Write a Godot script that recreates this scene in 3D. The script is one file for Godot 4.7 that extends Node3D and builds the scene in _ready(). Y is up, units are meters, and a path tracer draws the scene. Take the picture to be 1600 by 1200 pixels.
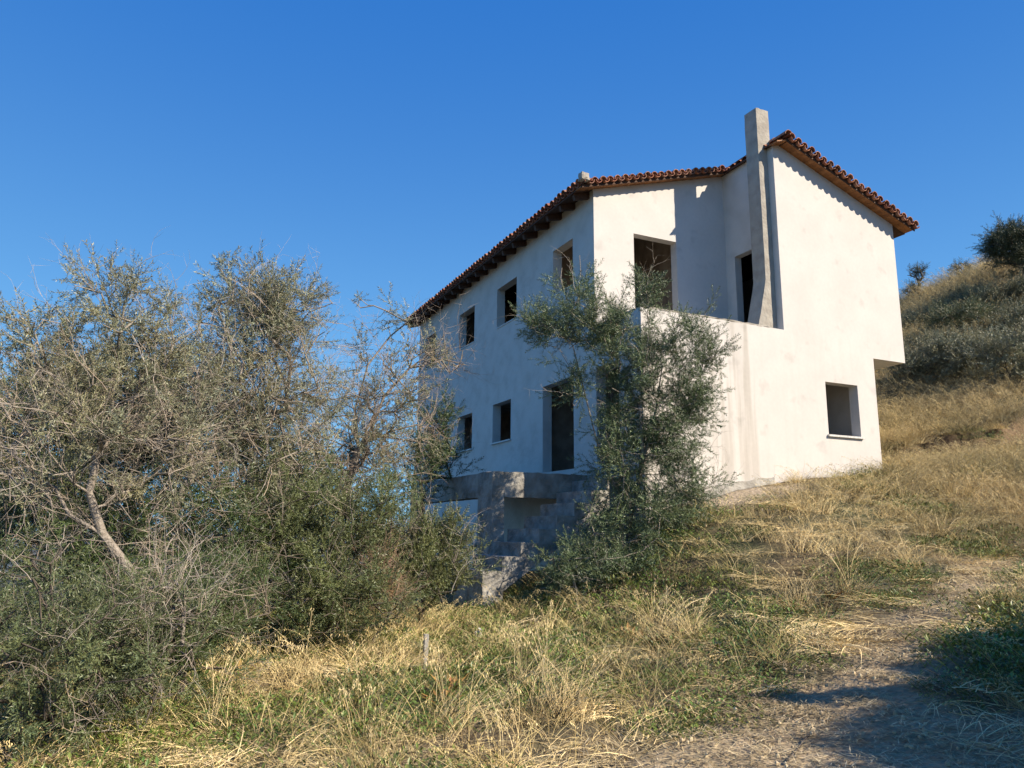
extends Node3D
# An unfinished white house on a dry olive slope. X runs east along the sunlit wall, -Z north along the shaded wall, y = 0 is the ground floor.

const F := 1179.646          # focal length in pixels of the 1600 x 1200 photograph
const EYE := Vector3(-8.531, -1.399, 12.127)
var eye_basis := Basis(Vector3(0.90438711, 0.0088513, 0.42662115), Vector3(-0.08953359, 0.98146551, 0.16943788), Vector3(-0.4172142, -0.19143435, 0.88841724))
const TO_SUN := Vector3(0.506, 0.588, 0.631)

var rng := RandomNumberGenerator.new()
var M := {}
var used := {}

# ------------------------------------------------------------------ mesh building
class MB:
	var v := PackedVector3Array()
	var n := PackedVector3Array()
	var t := PackedVector2Array()
	var c := PackedColorArray()
	var colored := false
	var tint := Color.WHITE
	func tri3(a: Vector3, b: Vector3, d: Vector3, na: Vector3, nb: Vector3, nd: Vector3) -> void:
		v.append(a); v.append(b); v.append(d)
		n.append(na); n.append(nb); n.append(nd)
		if colored:
			c.append(tint); c.append(tint); c.append(tint)
	func tri(a: Vector3, b: Vector3, d: Vector3) -> void:
		var f := (d - a).cross(b - a).normalized()
		tri3(a, b, d, f, f, f)
	# corners in order round the face, seen from the side out points to
	func quad(a: Vector3, b: Vector3, d: Vector3, e: Vector3, out: Vector3) -> void:
		var f := (d - a).cross(b - a)
		if f.dot(out) < 0.0:
			var s := b; b = e; e = s
		tri(a, b, d); tri(a, d, e)
	func box(lo: Vector3, hi: Vector3) -> void:
		var p := func(i: int) -> Vector3: return Vector3(hi.x if i & 1 else lo.x, hi.y if i & 2 else lo.y, hi.z if i & 4 else lo.z)
		quad(p.call(0), p.call(1), p.call(3), p.call(2), Vector3(0, 0, -1))
		quad(p.call(4), p.call(5), p.call(7), p.call(6), Vector3(0, 0, 1))
		quad(p.call(0), p.call(2), p.call(6), p.call(4), Vector3(-1, 0, 0))
		quad(p.call(1), p.call(3), p.call(7), p.call(5), Vector3(1, 0, 0))
		quad(p.call(0), p.call(1), p.call(5), p.call(4), Vector3(0, -1, 0))
		quad(p.call(2), p.call(3), p.call(7), p.call(6), Vector3(0, 1, 0))
	# a tapered stick between two points
	func stick(a: Vector3, b: Vector3, ra: float, rb: float, sides: int) -> void:
		var d := (b - a)
		if d.length_squared() < 1e-10: return
		d = d.normalized()
		var s := d.cross(Vector3.RIGHT if absf(d.x) < 0.8 else Vector3.UP).normalized()
		var w := d.cross(s)
		var o0 := s
		for i in sides:
			var an := TAU * (i + 1) / sides
			var o1 := s * cos(an) + w * sin(an)
			tri3(a + o0 * ra, b + o0 * rb, b + o1 * rb, o0, o0, o1)
			tri3(a + o0 * ra, b + o1 * rb, a + o1 * ra, o0, o1, o1)
			o0 = o1
	# a leaf: a folded lens shape
	func leaf(at: Vector3, dir: Vector3, side: Vector3, l: float, w: float) -> void:
		var up := side.cross(dir).normalized()
		var tip := at + dir * l
		var m := at + dir * l * 0.45
		var a := m + side * w * 0.5 + up * w * 0.15
		var b := m - side * w * 0.5 + up * w * 0.15
		var na := (up - side * 0.35).normalized()
		var nb := (up + side * 0.35).normalized()
		tri3(at, tip, a, na, na, na)
		tri3(at, b, tip, nb, nb, nb)
	# a blade of grass that bends over
	func blade(at: Vector3, dir: Vector3, bend: Vector3, l: float, w: float, seg: int) -> void:
		var p := at
		var d := dir
		var side := dir.cross(Vector3(-bend.z, 0.3, bend.x)).normalized()
		if side.length_squared() < 0.5: side = Vector3.RIGHT
		var p0 := p; var w0 := w
		for i in seg:
			d = (d + bend * (1.0 / seg)).normalized()
			var p1 := p0 + d * l / seg
			var w1 := w * (1.0 - float(i + 1) / seg) + 0.0006
			var nn := side.cross(d).normalized()
			if nn.y < 0.0: nn = -nn
			if i == seg - 1:
				tri3(p0 - side * w0 * 0.5, p1, p0 + side * w0 * 0.5, nn, nn, nn)
			else:
				tri3(p0 - side * w0 * 0.5, p1 - side * w1 * 0.5, p1 + side * w1 * 0.5, nn, nn, nn)
				tri3(p0 - side * w0 * 0.5, p1 + side * w1 * 0.5, p0 + side * w0 * 0.5, nn, nn, nn)
			p0 = p1; w0 = w1
	func mesh() -> ArrayMesh:
		var a := []
		a.resize(Mesh.ARRAY_MAX)
		a[Mesh.ARRAY_VERTEX] = v
		a[Mesh.ARRAY_NORMAL] = n
		if t.size() == v.size(): a[Mesh.ARRAY_TEX_UV] = t
		if colored: a[Mesh.ARRAY_COLOR] = c
		var m := ArrayMesh.new()
		m.add_surface_from_arrays(Mesh.PRIMITIVE_TRIANGLES, a)
		return m

func numbered(called: String) -> String:
	if not used.has(called):
		used[called] = 0
		return called
	used[called] += 1
	return "%s_%03d" % [called, used[called]]

func tag(o: Node, label: String, category: String, group := "", kind := "") -> void:
	if label: o.set_meta("label", label)
	if category: o.set_meta("category", category)
	if group: o.set_meta("group", group)
	if kind: o.set_meta("kind", kind)

func thing(called: String, label: String, category: String, at := Vector3.ZERO, group := "", kind := "") -> Node3D:
	var o := Node3D.new()
	o.name = numbered(called)
	add_child(o)
	o.position = at
	tag(o, label, category, group, kind)
	return o

func put(called: String, mesh: Mesh, m: Material, parent: Node = self) -> MeshInstance3D:
	var o := MeshInstance3D.new()
	o.name = numbered(called) if parent == self else called
	o.mesh = mesh
	o.material_override = m
	parent.add_child(o, true)
	return o

func many(called: String, mesh: Mesh, m: Material, spots: Array, tints: Array, parent: Node) -> void:
	if spots.is_empty(): return
	var mm := MultiMesh.new()
	mm.transform_format = MultiMesh.TRANSFORM_3D
	mm.use_colors = true
	mm.mesh = mesh
	mm.instance_count = spots.size()
	for i in spots.size():
		mm.set_instance_transform(i, spots[i])
		mm.set_instance_color(i, tints[i])
	var o := MultiMeshInstance3D.new()
	o.name = called
	o.multimesh = mm
	o.material_override = m
	o.set_meta("kind", "stuff")
	parent.add_child(o, true)

# ------------------------------------------------------------------ places
func look(u: float, v: float) -> Vector3:
	return eye_basis * Vector3((u - 800.0) / F, -(v - 600.0) / F, -1.0)

func pix(u: float, v: float, d: float) -> Vector3:      # the point d metres away, measured level, behind a pixel
	var r := look(u, v)
	return EYE + r * (d / Vector2(r.x, r.z).length())

func on_ground(u: float, v: float) -> Vector3:
	var r := look(u, v)
	r /= Vector2(r.x, r.z).length()
	var p := EYE
	for i in 500:
		p += r * 0.12
		if p.y < ground(p.x, p.z): break
	p.y = ground(p.x, p.z)
	return p

# ------------------------------------------------------------------ terrain
var spots_h := [
	[-8.5, 12.1, -3.0], [-3.9, 7.8, -2.92], [-5.1, 6.6, -3.0], [-6.9, 6.6, -3.05], [-9, 5.7, -3.1], [-2.8, 6.8, -2.75], [0.6, 5.75, -2.1],
	[4.7, 4.2, -1.75], [3.8, 3.4, -1.5], [6.9, 2.6, -0.6], [10.3, 0.8, 0.6], [14.5, -5.5, 3.2], [14.7, -1.6, 2.3], [17.3, -3.1, 3.4], [18, -7.5, 4.9],
	[22.6, -6.0, 6.5], [27.9, -8.7, 10.4], [23.2, -8.7, 7.8], [28.4, -15.3, 10.9], [30.0, -13.0, 12.0], [31.6, -10.4, 12.8], [38, -18, 12.6], [40, -5, 17],
	[36, 10, 12], [22, 10, 4.5], [60, -20, 15], [46, -42, 8], [18, -22, 5],
	[-0.9, 7.4, -2.3], [-3.2, 9.0, -2.72], [0, 12, -1.9], [6, 8, -0.9], [12, 6, 0.7], [-4, 16, -2.7],
	[0, 0.3, -1.2], [1.75, 0.25, -0.62], [3.8, 0.25, -0.27], [6.6, 0.25, -0.1], [8.2, -0.5, 0.15], [9, -7, 1.0], [9, -14, 1.6], [3, -16, -1], [-0.5, -15.5, -2.7],
	[-1.5, -3, -2.78], [-1.0, -0.6, -2.2], [-1.5, -8, -2.9], [-2, -13, -3.0], [-4, 1, -2.85], [-5.4, 3.5, -3.0], [-2.2, 2.5, -2.6], [-6, -3, -3.05], [-9, -4, -3.3],
	[-10, -12, -3.8], [-18, -5, -4.4], [-16, 8, -3.6], [-30, 0, -7], [-20, -30, -7], [0, -30, -4.5], [-60, -60, -25], [-70, 20, -22], [0, -80, -18], [-20, 30, -5], [30, 40, 8]]
var tps := PackedFloat64Array()
var cache := PackedFloat32Array()
const CX0 := -46.0
const CZ0 := -46.0
const CS := 0.5
const CN := 170
var bumps := FastNoiseLite.new()

func solve_terrain() -> void:
	var k := spots_h.size()
	var nn := k + 3
	var a := []
	for i in nn:
		var row := PackedFloat64Array()
		row.resize(nn + 1)
		a.append(row)
	for i in k:
		for j in k:
			var dx: float = spots_h[i][0] - spots_h[j][0]
			var dz: float = spots_h[i][1] - spots_h[j][1]
			var r2 := dx * dx + dz * dz
			a[i][j] = 0.5 * r2 * log(r2) if r2 > 0.0 else 0.4
		a[i][k] = 1.0; a[i][k + 1] = spots_h[i][0]; a[i][k + 2] = spots_h[i][1]
		a[k][i] = 1.0; a[k + 1][i] = spots_h[i][0]; a[k + 2][i] = spots_h[i][1]
		a[i][nn] = spots_h[i][2]
	for i in nn:
		var best := i
		for j in range(i, nn):
			if absf(a[j][i]) > absf(a[best][i]): best = j
		var s = a[i]; a[i] = a[best]; a[best] = s
		for j in range(i + 1, nn):
			var q: float = a[j][i] / a[i][i]
			if q == 0.0: continue
			for m in range(i, nn + 1):
				a[j][m] -= q * a[i][m]
	tps.resize(nn)
	for i in range(nn - 1, -1, -1):
		var s: float = a[i][nn]
		for j in range(i + 1, nn):
			s -= a[i][j] * tps[j]
		tps[i] = s / a[i][i]
	cache.resize(CN * CN)
	for j in CN:
		for i in CN:
			cache[j * CN + i] = spline(CX0 + i * CS, CZ0 + j * CS)

func spline(x: float, z: float) -> float:
	var k := spots_h.size()
	var s := tps[k] + tps[k + 1] * x + tps[k + 2] * z
	for i in k:
		var dx: float = spots_h[i][0] - x
		var dz: float = spots_h[i][1] - z
		var r2 := dx * dx + dz * dz
		if r2 > 1e-9: s += tps[i] * 0.5 * r2 * log(r2)
	return clampf(s, -60.0, 24.0)

func ledge(x: float, z: float) -> float:                 # distance from the little eroded step in the slope behind the house
	return (x - 9.0) * 0.33 - (z + 1.6) * 0.944 + bumps.get_noise_2d(x * 1.3, z * 1.3) * 1.6

func ground(x: float, z: float) -> float:
	var fx := (x - CX0) / CS
	var fz := (z - CZ0) / CS
	var h: float
	if fx < 0 or fz < 0 or fx >= CN - 1 or fz >= CN - 1:
		h = spline(x, z)
	else:
		var i := int(fx); var j := int(fz)
		var a := fx - i; var b := fz - j
		var q := j * CN + i
		h = lerpf(lerpf(cache[q], cache[q + 1], a), lerpf(cache[q + CN], cache[q + CN + 1], a), b)
	var far := clampf((Vector2(x - EYE.x, z - EYE.z).length() - 4.0) / 26.0, 0.1, 1.0)
	h += bumps.get_noise_2d(x, z) * (0.1 + 0.55 * far * smoothstep(9.0, 16.0, x)) * (0.45 if path_at(x, z) < 0.0 else 1.0)
	h += bumps.get_noise_2d(x * 5.0 + 40.0, z * 5.0) * 0.035
	if x > 7.5:
		var e := ledge(x, z)
		h += 0.75 * (smoothstep(-0.16, 0.16, e) - 0.5) * exp(-absf(e) / 2.2) * smoothstep(7.5, 9.5, x)
	if x > 0.1 and x < 6.5 and z < -0.12 and z > -14.1: h = minf(h, -1.2)
	return h

# the trodden dirt track: [x, z, half width]
var track := [[-12.0, 14.0, 2.4], [-7.0, 11.0, 2.2], [-4.4, 8.3, 1.4], [-2.8, 7.1, 0.5], [-1.0, 6.35, 0.33], [0.6, 5.75, 0.32], [2.6, 5.0, 0.36], [4.7, 4.25, 0.38], [8.0, 3.2, 0.4], [14.0, 1.5, 0.5]]
func path_at(x: float, z: float) -> float:              # metres outside the track; negative on it
	var best := 1e9
	for i in track.size() - 1:
		var ax: float = track[i][0]; var az: float = track[i][1]
		var dx: float = track[i + 1][0] - ax; var dz: float = track[i + 1][1] - az
		var q := clampf(((x - ax) * dx + (z - az) * dz) / (dx * dx + dz * dz), 0.0, 1.0)
		var ex := x - ax - dx * q; var ez := z - az - dz * q
		best = minf(best, sqrt(ex * ex + ez * ez) - lerpf(track[i][2], track[i + 1][2], q))
	return best

func bare_at(x: float, z: float) -> float:              # builders' rubble spread below the sunlit wall
	return 1.2 * exp(-pow((x - 2.0) / 1.5, 2.0) - pow((z - 0.5) / 0.75, 2.0))

func in_house(x: float, z: float, grow := 0.0) -> bool:
	return (x > -grow and x < 6.6 + grow and z < grow and z > -14.2 - grow) or (x > -1.4 - grow and x <= 0.0 and z < -3.0 and z > -10.6)

func build_terrain() -> void:
	var xs := [0.0]; var zs := [0.0]
	xs = axis(-13.0, 12.0, 0.25, 420.0)
	zs = axis(-8.0, 13.0, 0.25, 420.0)
	var nx := xs.size(); var nz := zs.size()
	var pos := PackedVector3Array(); var col := PackedColorArray(); var idx := PackedInt32Array(); var nor := PackedVector3Array()
	var patch := FastNoiseLite.new(); patch.seed = 5; patch.frequency = 0.35; patch.fractal_octaves = 4
	for j in nz:
		for i in nx:
			var x: float = xs[i]; var z: float = zs[j]
			pos.append(Vector3(x, ground(x, z), z))
			var d := path_at(x, z) + patch.get_noise_2d(x * 3.0, z * 3.0) * 0.35
			var dirt := 1.0 - smoothstep(-0.25, 0.25, d)
			var p := patch.get_noise_2d(x, z)
			var wild := Color(0.19, 0.135, 0.07).lerp(Color(0.07, 0.075, 0.03), clampf(p * 1.6 + 0.45, 0.0, 1.0))
			var c := wild.lerp(Color(0.42, 0.325, 0.20), dirt)
			if x > 8.5 and absf(ledge(x, z)) < 0.3: c = c.lerp(Color(0.22, 0.14, 0.075), 0.8)
			var rubble := bare_at(x, z) + patch.get_noise_2d(x * 2.0, z * 2.0) * 0.5
			col.append(c.lerp(Color(0.46, 0.37, 0.27), smoothstep(0.3, 0.7, rubble)))
	nor.resize(pos.size())
	for j in nz:
		for i in nx:
			var a: Vector3 = pos[j * nx + mini(i + 1, nx - 1)] - pos[j * nx + maxi(i - 1, 0)]
			var b: Vector3 = pos[mini(j + 1, nz - 1) * nx + i] - pos[maxi(j - 1, 0) * nx + i]
			nor[j * nx + i] = b.cross(a).normalized()
	for j in nz - 1:
		for i in nx - 1:
			var q := j * nx + i
			for k in [q, q + 1, q + nx, q + 1, q + nx + 1, q + nx]: idx.append(k)
	var a := []
	a.resize(Mesh.ARRAY_MAX)
	a[Mesh.ARRAY_VERTEX] = pos; a[Mesh.ARRAY_NORMAL] = nor; a[Mesh.ARRAY_COLOR] = col; a[Mesh.ARRAY_INDEX] = idx
	var m := ArrayMesh.new()
	m.add_surface_from_arrays(Mesh.PRIMITIVE_TRIANGLES, a)
	put("ground", m, M.soil).set_meta("kind", "structure")

func axis(lo: float, hi: float, step: float, reach: float) -> Array:
	var r := []
	var x := lo; var s := step
	while x > -reach:
		s *= 1.13; x -= s; r.push_front(x)
	x = lo
	while x < hi:
		r.append(x); x += step
	s = step
	while x < reach:
		r.append(x); s *= 1.13; x += s
	return r

# ------------------------------------------------------------------ materials
func noise(seed_: int, freq: float, oct := 5) -> FastNoiseLite:
	var f := FastNoiseLite.new()
	f.seed = seed_; f.frequency = freq; f.fractal_octaves = oct
	f.noise_type = FastNoiseLite.TYPE_SIMPLEX_SMOOTH
	return f

func noise_tex(seed_: int, freq: float, stops: Array, size := 512, oct := 6) -> NoiseTexture2D:
	var t := NoiseTexture2D.new()
	t.width = size; t.height = size; t.seamless = true
	t.noise = noise(seed_, freq, oct)
	if stops.size():
		var g := Gradient.new()
		var off := PackedFloat32Array(); var cs := PackedColorArray()
		for s in stops:
			off.append(s[0]); cs.append((s[1] as Color).linear_to_srgb())
		g.offsets = off; g.colors = cs
		t.color_ramp = g
	return t

func bump_tex(seed_: int, freq: float, strength: float, size := 512) -> NoiseTexture2D:
	var t := NoiseTexture2D.new()
	t.width = size; t.height = size; t.seamless = true; t.as_normal_map = true; t.bump_strength = strength
	t.noise = noise(seed_, freq, 6)
	return t

func surface(tex: Texture2D, nrm: Texture2D, scale: float, rough := 0.9, nscale := 1.0) -> StandardMaterial3D:
	var m := StandardMaterial3D.new()
	m.roughness = rough
	m.albedo_texture = tex
	m.uv1_triplanar = true; m.uv1_world_triplanar = true
	m.uv1_scale = Vector3.ONE * scale
	if nrm:
		m.normal_enabled = true; m.normal_texture = nrm; m.normal_scale = nscale
	return m

func tinted(rough: float, back := Color.BLACK) -> StandardMaterial3D:
	var m := StandardMaterial3D.new()
	m.vertex_color_use_as_albedo = true
	m.roughness = rough
	if back != Color.BLACK:
		m.backlight_enabled = true; m.backlight = back.linear_to_srgb()
	m.cull_mode = BaseMaterial3D.CULL_DISABLED
	return m

func make_materials() -> void:
	M.soil = surface(noise_tex(3, 0.02, [[0.0, Color(0.42, 0.40, 0.38)], [0.45, Color(0.75, 0.74, 0.72)], [0.6, Color(0.9, 0.9, 0.9)], [1.0, Color(1, 1, 1)]], 1024), bump_tex(4, 0.03, 14.0), 0.55, 0.95, 1.0)
	M.soil.vertex_color_use_as_albedo = true
	M.plaster = surface(noise_tex(11, 0.006, [[0.1, Color(0.53, 0.50, 0.455)], [0.5, Color(0.595, 0.565, 0.52)], [0.85, Color(0.62, 0.59, 0.545)]], 1024), bump_tex(12, 0.03, 2.5), 0.22, 0.92, 0.5)
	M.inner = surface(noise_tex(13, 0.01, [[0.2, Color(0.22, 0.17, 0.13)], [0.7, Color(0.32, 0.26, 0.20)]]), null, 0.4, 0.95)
	M.concrete = surface(noise_tex(21, 0.006, [[0.1, Color(0.19, 0.175, 0.15)], [0.4, Color(0.30, 0.28, 0.245)], [0.65, Color(0.37, 0.35, 0.31)], [0.9, Color(0.45, 0.43, 0.385)]], 1024), bump_tex(22, 0.04, 5.0), 0.35, 0.95, 0.7)
	M.chimney = surface(noise_tex(23, 0.015, [[0.1, Color(0.30, 0.27, 0.23)], [0.5, Color(0.365, 0.335, 0.285)], [0.9, Color(0.41, 0.38, 0.325)]], 512), bump_tex(24, 0.05, 3.0), 0.35, 0.95, 0.6)
	M.sill = surface(noise_tex(25, 0.02, [[0.2, Color(0.5, 0.49, 0.46)], [0.8, Color(0.66, 0.65, 0.62)]]), null, 1.0, 0.6)
	M.tiles = []
	for k in 4:
		var c: Color = [Color(0.33, 0.13, 0.07), Color(0.27, 0.10, 0.06), Color(0.38, 0.17, 0.10), Color(0.30, 0.15, 0.10)][k]
		M.tiles.append(surface(noise_tex(30 + k, 0.03, [[0.2, c * 0.55], [0.5, c], [0.8, c * 1.25]], 256), bump_tex(35, 0.05, 5.0, 256), 1.3, 0.85, 0.6))
	M.planks = []
	for k in 3:
		var c: Color = [Color(0.30, 0.12, 0.035), Color(0.35, 0.15, 0.05), Color(0.25, 0.10, 0.03)][k]
		M.planks.append(surface(noise_tex(40 + k, 0.02, [[0.2, c * 0.7], [0.7, c * 1.1]], 256), null, 1.5, 0.7))
	M.beam = surface(noise_tex(45, 0.02, [[0.2, Color(0.05, 0.022, 0.012)], [0.8, Color(0.09, 0.042, 0.022)]], 256), null, 1.5, 0.8)
	M.pipe = surface(noise_tex(46, 0.02, [[0.2, Color(0.55, 0.56, 0.58)], [0.8, Color(0.68, 0.69, 0.70)]], 256), null, 2.0, 0.45)
	M.stake = surface(noise_tex(47, 0.04, [[0.2, Color(0.22, 0.20, 0.17)], [0.8, Color(0.42, 0.395, 0.35)]], 256), null, 4.0, 0.9)
	M.bark = surface(noise_tex(50, 0.03, [[0.15, Color(0.14, 0.115, 0.09)], [0.5, Color(0.29, 0.25, 0.205)], [0.85, Color(0.42, 0.37, 0.31)]], 512), bump_tex(51, 0.05, 8.0), 1.6, 0.9)
	M.dark_bark = surface(noise_tex(52, 0.03, [[0.15, Color(0.05, 0.04, 0.03)], [0.85, Color(0.16, 0.13, 0.10)]], 256), null, 1.6, 0.9)
	M.leaf = tinted(0.42)
	M.twig = tinted(0.9)
	M.straw = tinted(0.7)
	M.dock = tinted(0.7)
	M.dock.albedo_color = Color(0.36, 0.20, 0.06).linear_to_srgb()
	# south wall: run-off stains that the photograph shows below the terrace edge
	var img := Image.create(1024, 1024, false, Image.FORMAT_RGB8)
	var a := noise(61, 0.9, 5); var b := noise(62, 1.0, 4); var g := noise(63, 3.0, 3)
	for j in 1024:
		var y := 8.0 - j * 0.012
		for i in 1024:
			var x := -2.0 + i * 0.012
			var base := 0.592 + 0.04 * a.get_noise_2d(x, y) + 0.02 * g.get_noise_2d(x * 3.0, y * 3.0)
			var streak := 0.0
			if y < 3.06:
				var run := b.get_noise_2d(x * 3.6 + 0.15 * a.get_noise_2d(x, y * 0.6), y * 0.16)
				var zone := smoothstep(1.3, 1.9, x) * (1.0 - smoothstep(2.85, 2.95, x))
				streak = clampf((run + 0.15) * 0.9, 0.0, 0.4) * zone + 0.12 * clampf(run, 0.0, 1.0) + 0.22 * smoothstep(2.35, 2.4, x) * (1.0 - smoothstep(2.68, 2.8, x)) * (0.7 + 0.5 * g.get_noise_2d(x * 2.0, y * 0.3))
			var low := smoothstep(0.25, 0.7, a.get_noise_2d(x * 1.7 + 9.0, y * 1.7)) * 0.12
			var k := base * (1.0 - 0.36 * streak - low)
			img.set_pixel(i, j, Color(k * 1.01, k * (0.953 - 0.03 * streak), k * (0.89 - 0.09 * streak)).linear_to_srgb())
	M.stained = StandardMaterial3D.new()
	M.stained.albedo_texture = ImageTexture.create_from_image(img)
	M.stained.roughness = 0.92

# ------------------------------------------------------------------ house
# A wall in the plane spanned by run and up. cut(u, y) says where it is open; tops are given per column.
func wall(o: Vector3, run: Vector3, out: Vector3, us: Array, ys: Array, solid: Callable, top: Callable, thick: float, uv := false) -> ArrayMesh:
	var b := MB.new()
	var at := func(u: float, y: float, d: float) -> Vector3: return o + run * u + Vector3.UP * y - out * d
	var ny := ys.size() - 1
	var lvl := func(u: float, j: int) -> float: return top.call(u) if j == ny else ys[j]
	var is_solid := func(i: int, j: int) -> bool:
		if i < 0 or j < 0 or i >= us.size() - 1 or j >= ny: return false
		return solid.call((us[i] + us[i + 1]) * 0.5, (ys[j] + ys[j + 1]) * 0.5)
	for i in us.size() - 1:
		for j in ny:
			if not is_solid.call(i, j): continue
			var u0: float = us[i]; var u1: float = us[i + 1]
			var a0: float = lvl.call(u0, j); var a1: float = lvl.call(u1, j); var b0: float = lvl.call(u0, j + 1); var b1: float = lvl.call(u1, j + 1)
			b.quad(at.call(u0, a0, 0), at.call(u1, a1, 0), at.call(u1, b1, 0), at.call(u0, b0, 0), out)
			b.quad(at.call(u0, a0, thick), at.call(u1, a1, thick), at.call(u1, b1, thick), at.call(u0, b0, thick), -out)
			if not is_solid.call(i - 1, j): b.quad(at.call(u0, a0, 0), at.call(u0, b0, 0), at.call(u0, b0, thick), at.call(u0, a0, thick), -run)
			if not is_solid.call(i + 1, j): b.quad(at.call(u1, a1, 0), at.call(u1, b1, 0), at.call(u1, b1, thick), at.call(u1, a1, thick), run)
			if not is_solid.call(i, j - 1): b.quad(at.call(u0, a0, 0), at.call(u1, a1, 0), at.call(u1, a1, thick), at.call(u0, a0, thick), Vector3.DOWN)
			if not is_solid.call(i, j + 1): b.quad(at.call(u0, b0, 0), at.call(u1, b1, 0), at.call(u1, b1, thick), at.call(u0, b0, thick), Vector3.UP)
	if uv:
		for p in b.v: b.t.append(Vector2((p.x + 2.0 - p.z * 0.3) / 12.288, (8.0 - p.y) / 12.288))
	return b.mesh()

const RIDGE := 4.0
const RIDGE_Y := 7.54
func soffit(x: float) -> float:
	return 6.336 + 0.301 * x if x < RIDGE else RIDGE_Y - 0.348 * (x - RIDGE)

func holed(holes: Array, extra: Callable) -> Callable:
	return func(u: float, y: float) -> bool:
		for h in holes:
			if u > h[0] and u < h[1] and y > h[2] and y < h[3]: return false
		return extra.call(u, y)

func cuts(ends: Array, holes: Array, k: int) -> Array:
	var r := ends.duplicate()
	for h in holes:
		for q in [h[k], h[k + 1]]:
			if not r.has(q): r.append(q)
	r.sort()
	return r

# a box whose faces are divided and roughened, for worn concrete
func rough_box(lo: Vector3, hi: Vector3, cell: float, amp: float, shift = null) -> ArrayMesh:
	var st := SurfaceTool.new()
	st.begin(Mesh.PRIMITIVE_TRIANGLES)
	st.set_smooth_group(-1)
	var f := noise(77, 2.2, 4)
	var size := hi - lo
	for ax in 3:
		var u := (ax + 1) % 3; var w := (ax + 2) % 3
		var nu := maxi(1, int(size[u] / cell)); var nw := maxi(1, int(size[w] / cell))
		for s in 2:
			for i in nu:
				for j in nw:
					var q := []
					for k in [[0, 0], [1, 0], [1, 1], [0, 1]]:
						var p := Vector3.ZERO
						p[ax] = hi[ax] if s else lo[ax]
						p[u] = lo[u] + size[u] * (i + k[0]) / nu
						p[w] = lo[w] + size[w] * (j + k[1]) / nw
						# wear: edges pulled in a little and everything made uneven
						var e := Vector3(f.get_noise_3dv(p * 1.7), f.get_noise_3dv(p * 1.7 + Vector3(31, 0, 0)), f.get_noise_3dv(p * 1.7 + Vector3(0, 47, 0))) * amp
						var on := 0
						for m in 3:
							if is_equal_approx(p[m], lo[m]) or is_equal_approx(p[m], hi[m]): on += 1
						if on >= 2:
							e += ((lo + hi) * 0.5 - p).sign() * amp * (0.35 + 1.2 * maxf(0.0, f.get_noise_3dv(p * 4.0)))
						var r := p + e
						if shift != null: r = shift.call(r)
						q.append(r)
					var order := [0, 2, 1, 0, 3, 2] if s else [0, 1, 2, 0, 2, 3]
					for k in order: st.add_vertex(q[k])
	st.generate_normals()
	return st.commit()

func plain_box(lo: Vector3, hi: Vector3) -> ArrayMesh:
	var b := MB.new()
	b.box(lo, hi)
	return b.mesh()

func half_tile(r: float, l: float, hollow_up: bool) -> ArrayMesh:   # along +Z from 0 to l, tapering as clay tiles do
	var b := MB.new()
	var seg := 8
	var sg := -1.0 if hollow_up else 1.0
	for i in seg:
		var a0 := PI * i / seg; var a1 := PI * (i + 1) / seg
		for k in 2:
			var ra := r - 0.014 * k; var rb := ra * 0.86
			var p0 := Vector3(cos(a0) * ra, sg * sin(a0) * ra, 0); var p1 := Vector3(cos(a1) * ra, sg * sin(a1) * ra, 0)
			var q0 := Vector3(cos(a0) * rb, sg * sin(a0) * rb, l); var q1 := Vector3(cos(a1) * rb, sg * sin(a1) * rb, l)
			b.quad(p0, p1, q1, q0, (p0 + p1) * (1.0 if k == 0 else -1.0))
		var c0 := Vector3(cos(a0), sg * sin(a0), 0); var c1 := Vector3(cos(a1), sg * sin(a1), 0)
		b.quad(c0 * r, c1 * r, c1 * (r - 0.014), c0 * (r - 0.014), Vector3(0, 0, -1))
	return b.mesh()

func place(o: Node3D, at: Vector3, along: Vector3, up: Vector3) -> void:
	var z := along.normalized()
	var x := up.cross(z).normalized()
	o.transform = Transform3D(Basis(x, z.cross(x), z), at)

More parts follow.
